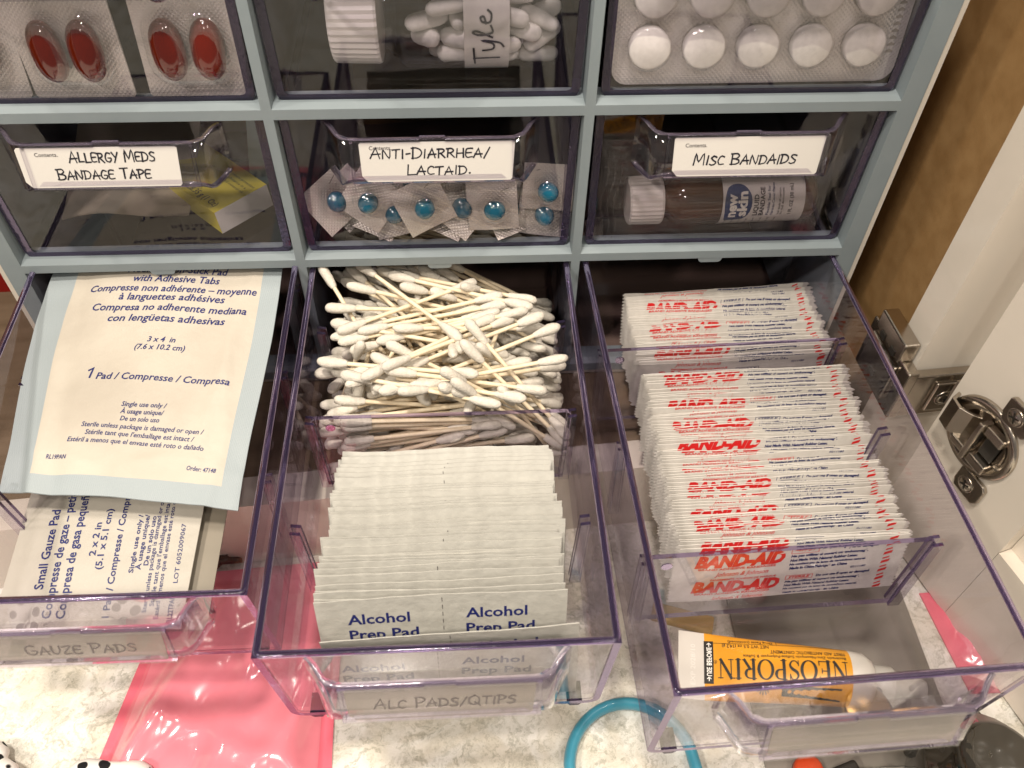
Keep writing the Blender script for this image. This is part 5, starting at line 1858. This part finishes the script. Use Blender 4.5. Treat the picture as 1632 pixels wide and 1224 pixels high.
SACH = [  # x, y, z, lean, roll, yaw, label
    (26.5, 9.5, 20.5, -.35, .62, -.05, 'blue softgel sachet turned on its corner, left below the label'),
    (45.2, 7.5, 19.3, -.30, -.42, .05, 'blue softgel sachet tilted clockwise below the middle of the label'),
    (69.6, 7.5, 18.2, -.28, -.08, -.08, 'upright blue softgel sachet below the right end of the label'),
    (89.4, 9.0, 25.0, -.12, .03, -.1, 'blue softgel sachet high against the right drawer wall'),
    (88.2, 11.0, 12.6, -.35, .10, -.05, 'blue softgel sachet under the one against the right wall'),
    (13.0, 13.0, 17.5, -.45, -.5, .35, 'shaded blue softgel sachet at the left drawer wall'),
    (35.0, 11.5, 13.8, -.45, -.22, .0, 'blue softgel sachet half under the two tilted ones'),
    (58.5, 12.0, 15.2, -.55, .75, .1, 'sachet wedged behind the upright one, seen by its corner'),
    (53.0, 16.0, 10.5, -1.0, .3, -.2, 'sachet lying flat on the drawer floor below the middle'),
    (76.0, 15.0, 10.5, -1.05, -.25, .2, 'sachet lying flat on the drawer floor towards the right'),
    (28.0, 17.0, 10.0, -1.0, .5, .1, 'sachet lying flat on the drawer floor towards the left'),
    (40.0, 21.0, 22.0, -.3, .2, .1, 'blue softgel sachet standing at the back behind the label, left'),
    (62.0, 22.0, 22.0, -.4, -.3, -.1, 'blue softgel sachet standing at the back behind the label, right'),
    (17.0, 22.0, 12.0, -.8, 1.0, .3, 'sachet leaning in the rear left corner of the drawer')]
for i, (x, y, z, lx, ry, rz, lab) in enumerate(SACH):
    t = thing('softgel_sachet', lab, 'pill sachet', (x, y, z), (0, 0, 0), GB)
    t.rotation_euler = (Matrix.Rotation(rz, 3, 'Z') @ Matrix.Rotation(lx, 3, 'X') @ Matrix.Rotation(ry, 3, 'Y')).to_euler()
    link('foil_square', SM[i % 4], t)
    b = link('blister', ME_BD, t, (-.4 + (i % 3) * .5, -.25, -.3))
    link('softgel', ME_BS, b, (.3, -2.7, 0), (0, i * .7, 0))

# ------------------------------------------------------------------ brown bottle in its bag
M['amber'] = mat('brown_glass', (.07, .03, .010), .08, 0, .7, .6)
M['navy'] = mat('navy_print', (.012, .035, .13), .45)
nb = thing('liquid_bandage_bottle', 'small brown bottle with white cap and navy logo in the closed right drawer', 'bottle', (152, 15.5, 4.6), (0, -.015, .015))
RB = 9.6
TB2 = Matrix.Translation((0, 0, RB + .1)) @ Matrix.Rotation(PI / 2, 4, 'Y')
mb = MB()
mb.lathe([(.01, 36), (7.6, 36), (9.2, 35), (RB, 33.2), (RB, -12.5), (RB - .4, -14.5), (8.2, -16.8), (6.4, -18.2), (6.2, -21)], 40, 0, TB2)
mb.build('body', 'amber', nb)
mb = MB()
nr = 60
prof = [(8.0, -32.6), (8.7, -32.0), (8.9, -21.0), (8.5, -20.2)]
V, F = [], []
for r, h in prof:
    for k in range(nr):
        q = r * (1.0 if k % 2 else .975)
        a = 2 * PI * k / nr
        V.append((q * math.cos(a), q * math.sin(a), h))
for i in range(len(prof) - 1):
    for k in range(nr):
        F.append((i * nr + k, i * nr + (k + 1) % nr, (i + 1) * nr + (k + 1) % nr, (i + 1) * nr + k))
mb.add(V, F, 0, TB2)
mb.add(V[:nr], [tuple(range(nr))[::-1]], 0, TB2)
mb.add(V[-nr:], [tuple(range(nr))], 0, TB2)
mb.build('cap', 'cap', nb)
mb = MB()
def lab(x, y, l=0):
    # x up round the front, y towards the cap
    a = x / RB + .33
    r = RB + .1 + l
    return (15.5 - y, -r * math.cos(a), RB + .1 + r * math.sin(a))
def labg(u, v):
    return lab((v - .5) * 2 * RB * 1.55, (u - .5) * 30)
mb.grid(labg, 4, 60, 0, None, True, True)
P = [(-6.8, 13.6), (-6.2, 7.0), (-2, 4.6), (3, 4.6), (6.6, 6.8), (7.6, 10), (6.2, 13), (2, 14.2), (-3, 14.0)]
cxp, cyp = sum(p[0] for p in P) / 9, sum(p[1] for p in P) / 9
PQ = smooth_line(P + [P[0]], 4)
nq = len(PQ)
mb.add([lab(cxp + (x - cxp) * t / 6, cyp + (y - cyp) * t / 6, .06) for t in range(7) for x, y in PQ], [(t * nq + i, t * nq + i + 1, (t + 1) * nq + i + 1, (t + 1) * nq + i) for t in range(6) for i in range(nq - 1)], 1)
W = lambda s, x, y, h, wd, mi, b=.02: write(mb, s, x, y, h, lambda px, py: lab(px, py, .16), mi, b, 0, 'L', 0, wd)
W('new', -5.0, 10.0, 3.6, 9, 2, .04)
W('skin', -4.8, 6.2, 3.6, 9.5, 2, .04)
W('LIQUID', -4.5, 2.0, 1.7, 8, 3)
W('BANDAGE', -4.5, -.2, 1.7, 10.5, 3)
W('Flexible Seal for', -4.5, -2.2, 1.0, 11, 1, .008)
W('Hard-to-Cover Places', -4.5, -3.8, 1.0, 12, 1, .008)
W('See back of carton', -4.5, -6.0, .8, 10, 3, 0)
W('for full directions', -4.5, -7.2, .8, 10, 3, 0)
W('1 FL OZ (30 mL)', -4.5, -10.5, 1.3, 11.5, 3)
for k in range(8):
    W('Directions: clean area, apply', -13.8, 12.8 - k * 2.6, .8, 8, 3, 0)
mb.build('label', ['card', 'navy', 'white_ink', 'ink'], nb)
M['bag'] = film('thin_plastic_bag', (.955, .95, .945), .12, 1.35, haze=.012, hazecol=(.8, .76, .7), bump=1.0, bscale=110)
mb = MB()
def bagf(u, v):
    x = 104.5 + 84 * u
    z = 5.0 + 40 * v
    y = 5.2 + 1.0 * math.sin(9 * u + 3 * v) * math.sin(5 * v + 1) + .8 * math.sin(23 * u + 9 * v) * (1 - u) + 5 * max(0, v - .55)
    return (x, y, z)
mb.grid(bagf, 60, 24)
mb.grid(lambda u, v: (lambda p: (p[0], p[1] + .15, p[2]))(bagf(u, v)), 60, 24, 0, None, True, True)
for k in range(4):
    mb.tube([(106.2 + k * 2.3 + .8 * math.sin(v * .4), 4.6 + .3 * math.sin(v), 5 + v * 1.4) for v in range(0, 24)], .22, 6)
o = mb.build('zip_bag', 'bag')
tag(o, 'crumpled clear zip bag around the brown bottle', 'plastic bag')

# ------------------------------------------------------------------ yellow carton and teal packet in the allergy drawer
M['yelcard'] = mat('yellow_card', (.74, .64, .07), .4, 0, .5, .2)
M['teal'] = mat('grey_teal_packet', (.12, .17, .17), .35)
yc = thing('yellow_carton', 'yellow carton with white end lying slantwise in the allergy drawer', 'carton', (-20.5, 19.5, 5.3), (0, 0, math.radians(45)))
# local x along the white end, y along the carton into the drawer
mb = MB()
mb.hexa([(-11.5, 0, 0), (11.5, 0, 0), (11.5, 52, 0), (-11.5, 52, 0), (-11.5, 1.5, 8.6), (11.5, 1.5, 8.6), (11.5, 52, 8.6), (-11.5, 52, 8.6)], [0, 0, 1, 0, 0, 0])
ym = lambda x, y, l=0: (x, y, 8.66)
write(mb, '28.35 g (1 Oz)', -9.6, 21.5, 2.7, ym, 2, .012, 0, 'L', -PI / 2, 17)
write(mb, 'contains protectant', 6.5, 17, 1.3, ym, 2, 0, 0, 'L', -PI / 2, 14)
write(mb, 'substance in a', 4.2, 16, 1.3, ym, 2, 0, 0, 'L', -PI / 2, 11)
write(mb, 'and mineral oil', 1.9, 15.5, 1.3, ym, 2, 0, 0, 'L', -PI / 2, 11.5)
mb.build('box', ['yelcard', 'card', 'ink'], yc)
tp_ = thing('teal_packet', 'dull teal packet standing at the right rear of the allergy drawer', 'packet', (-13, 33, 5.2), (-.1, .12, -.25))
mb = MB()
mb.hexa([(-9, 0, 0), (9, 0, 0), (9, 8, 0), (-9, 8, 0), (-9, 0, 46), (9, 0, 46), (9, 8, 46), (-9, 8, 46)], 0)
write(mb, 'boo', -6.5, 37, 4.2, lambda x, y, l=0: (x, -.1, y), 1, .015, 0, 'L', -.12, 12)
mb.build('box', ['teal', 'ink'], tp_)
M['tape'] = noise_variation(mat('beige_tape', rough=.55), (.36, .31, .24), (.42, .365, .285), 50, .1, 200)
mb = MB()
mb.grid(lambda u, v: (-88 + 46 * u, 20 + 42 * v + 3 * math.sin(3 * u), 6.5 + 16 * v ** 1.6 + 1.2 * math.sin(7 * u + 4 * v)), 14, 12)
mb.grid(lambda u, v: (-88 + 46 * u, 20 + 42 * v + 3 * math.sin(3 * u), 6.0 + 16 * v ** 1.6 + 1.2 * math.sin(7 * u + 4 * v)), 14, 12, 0, None, True, True)
o = mb.build('tape_packet', 'tape')
tag(o, 'beige tape packet lying at the back of the allergy drawer', 'packet')
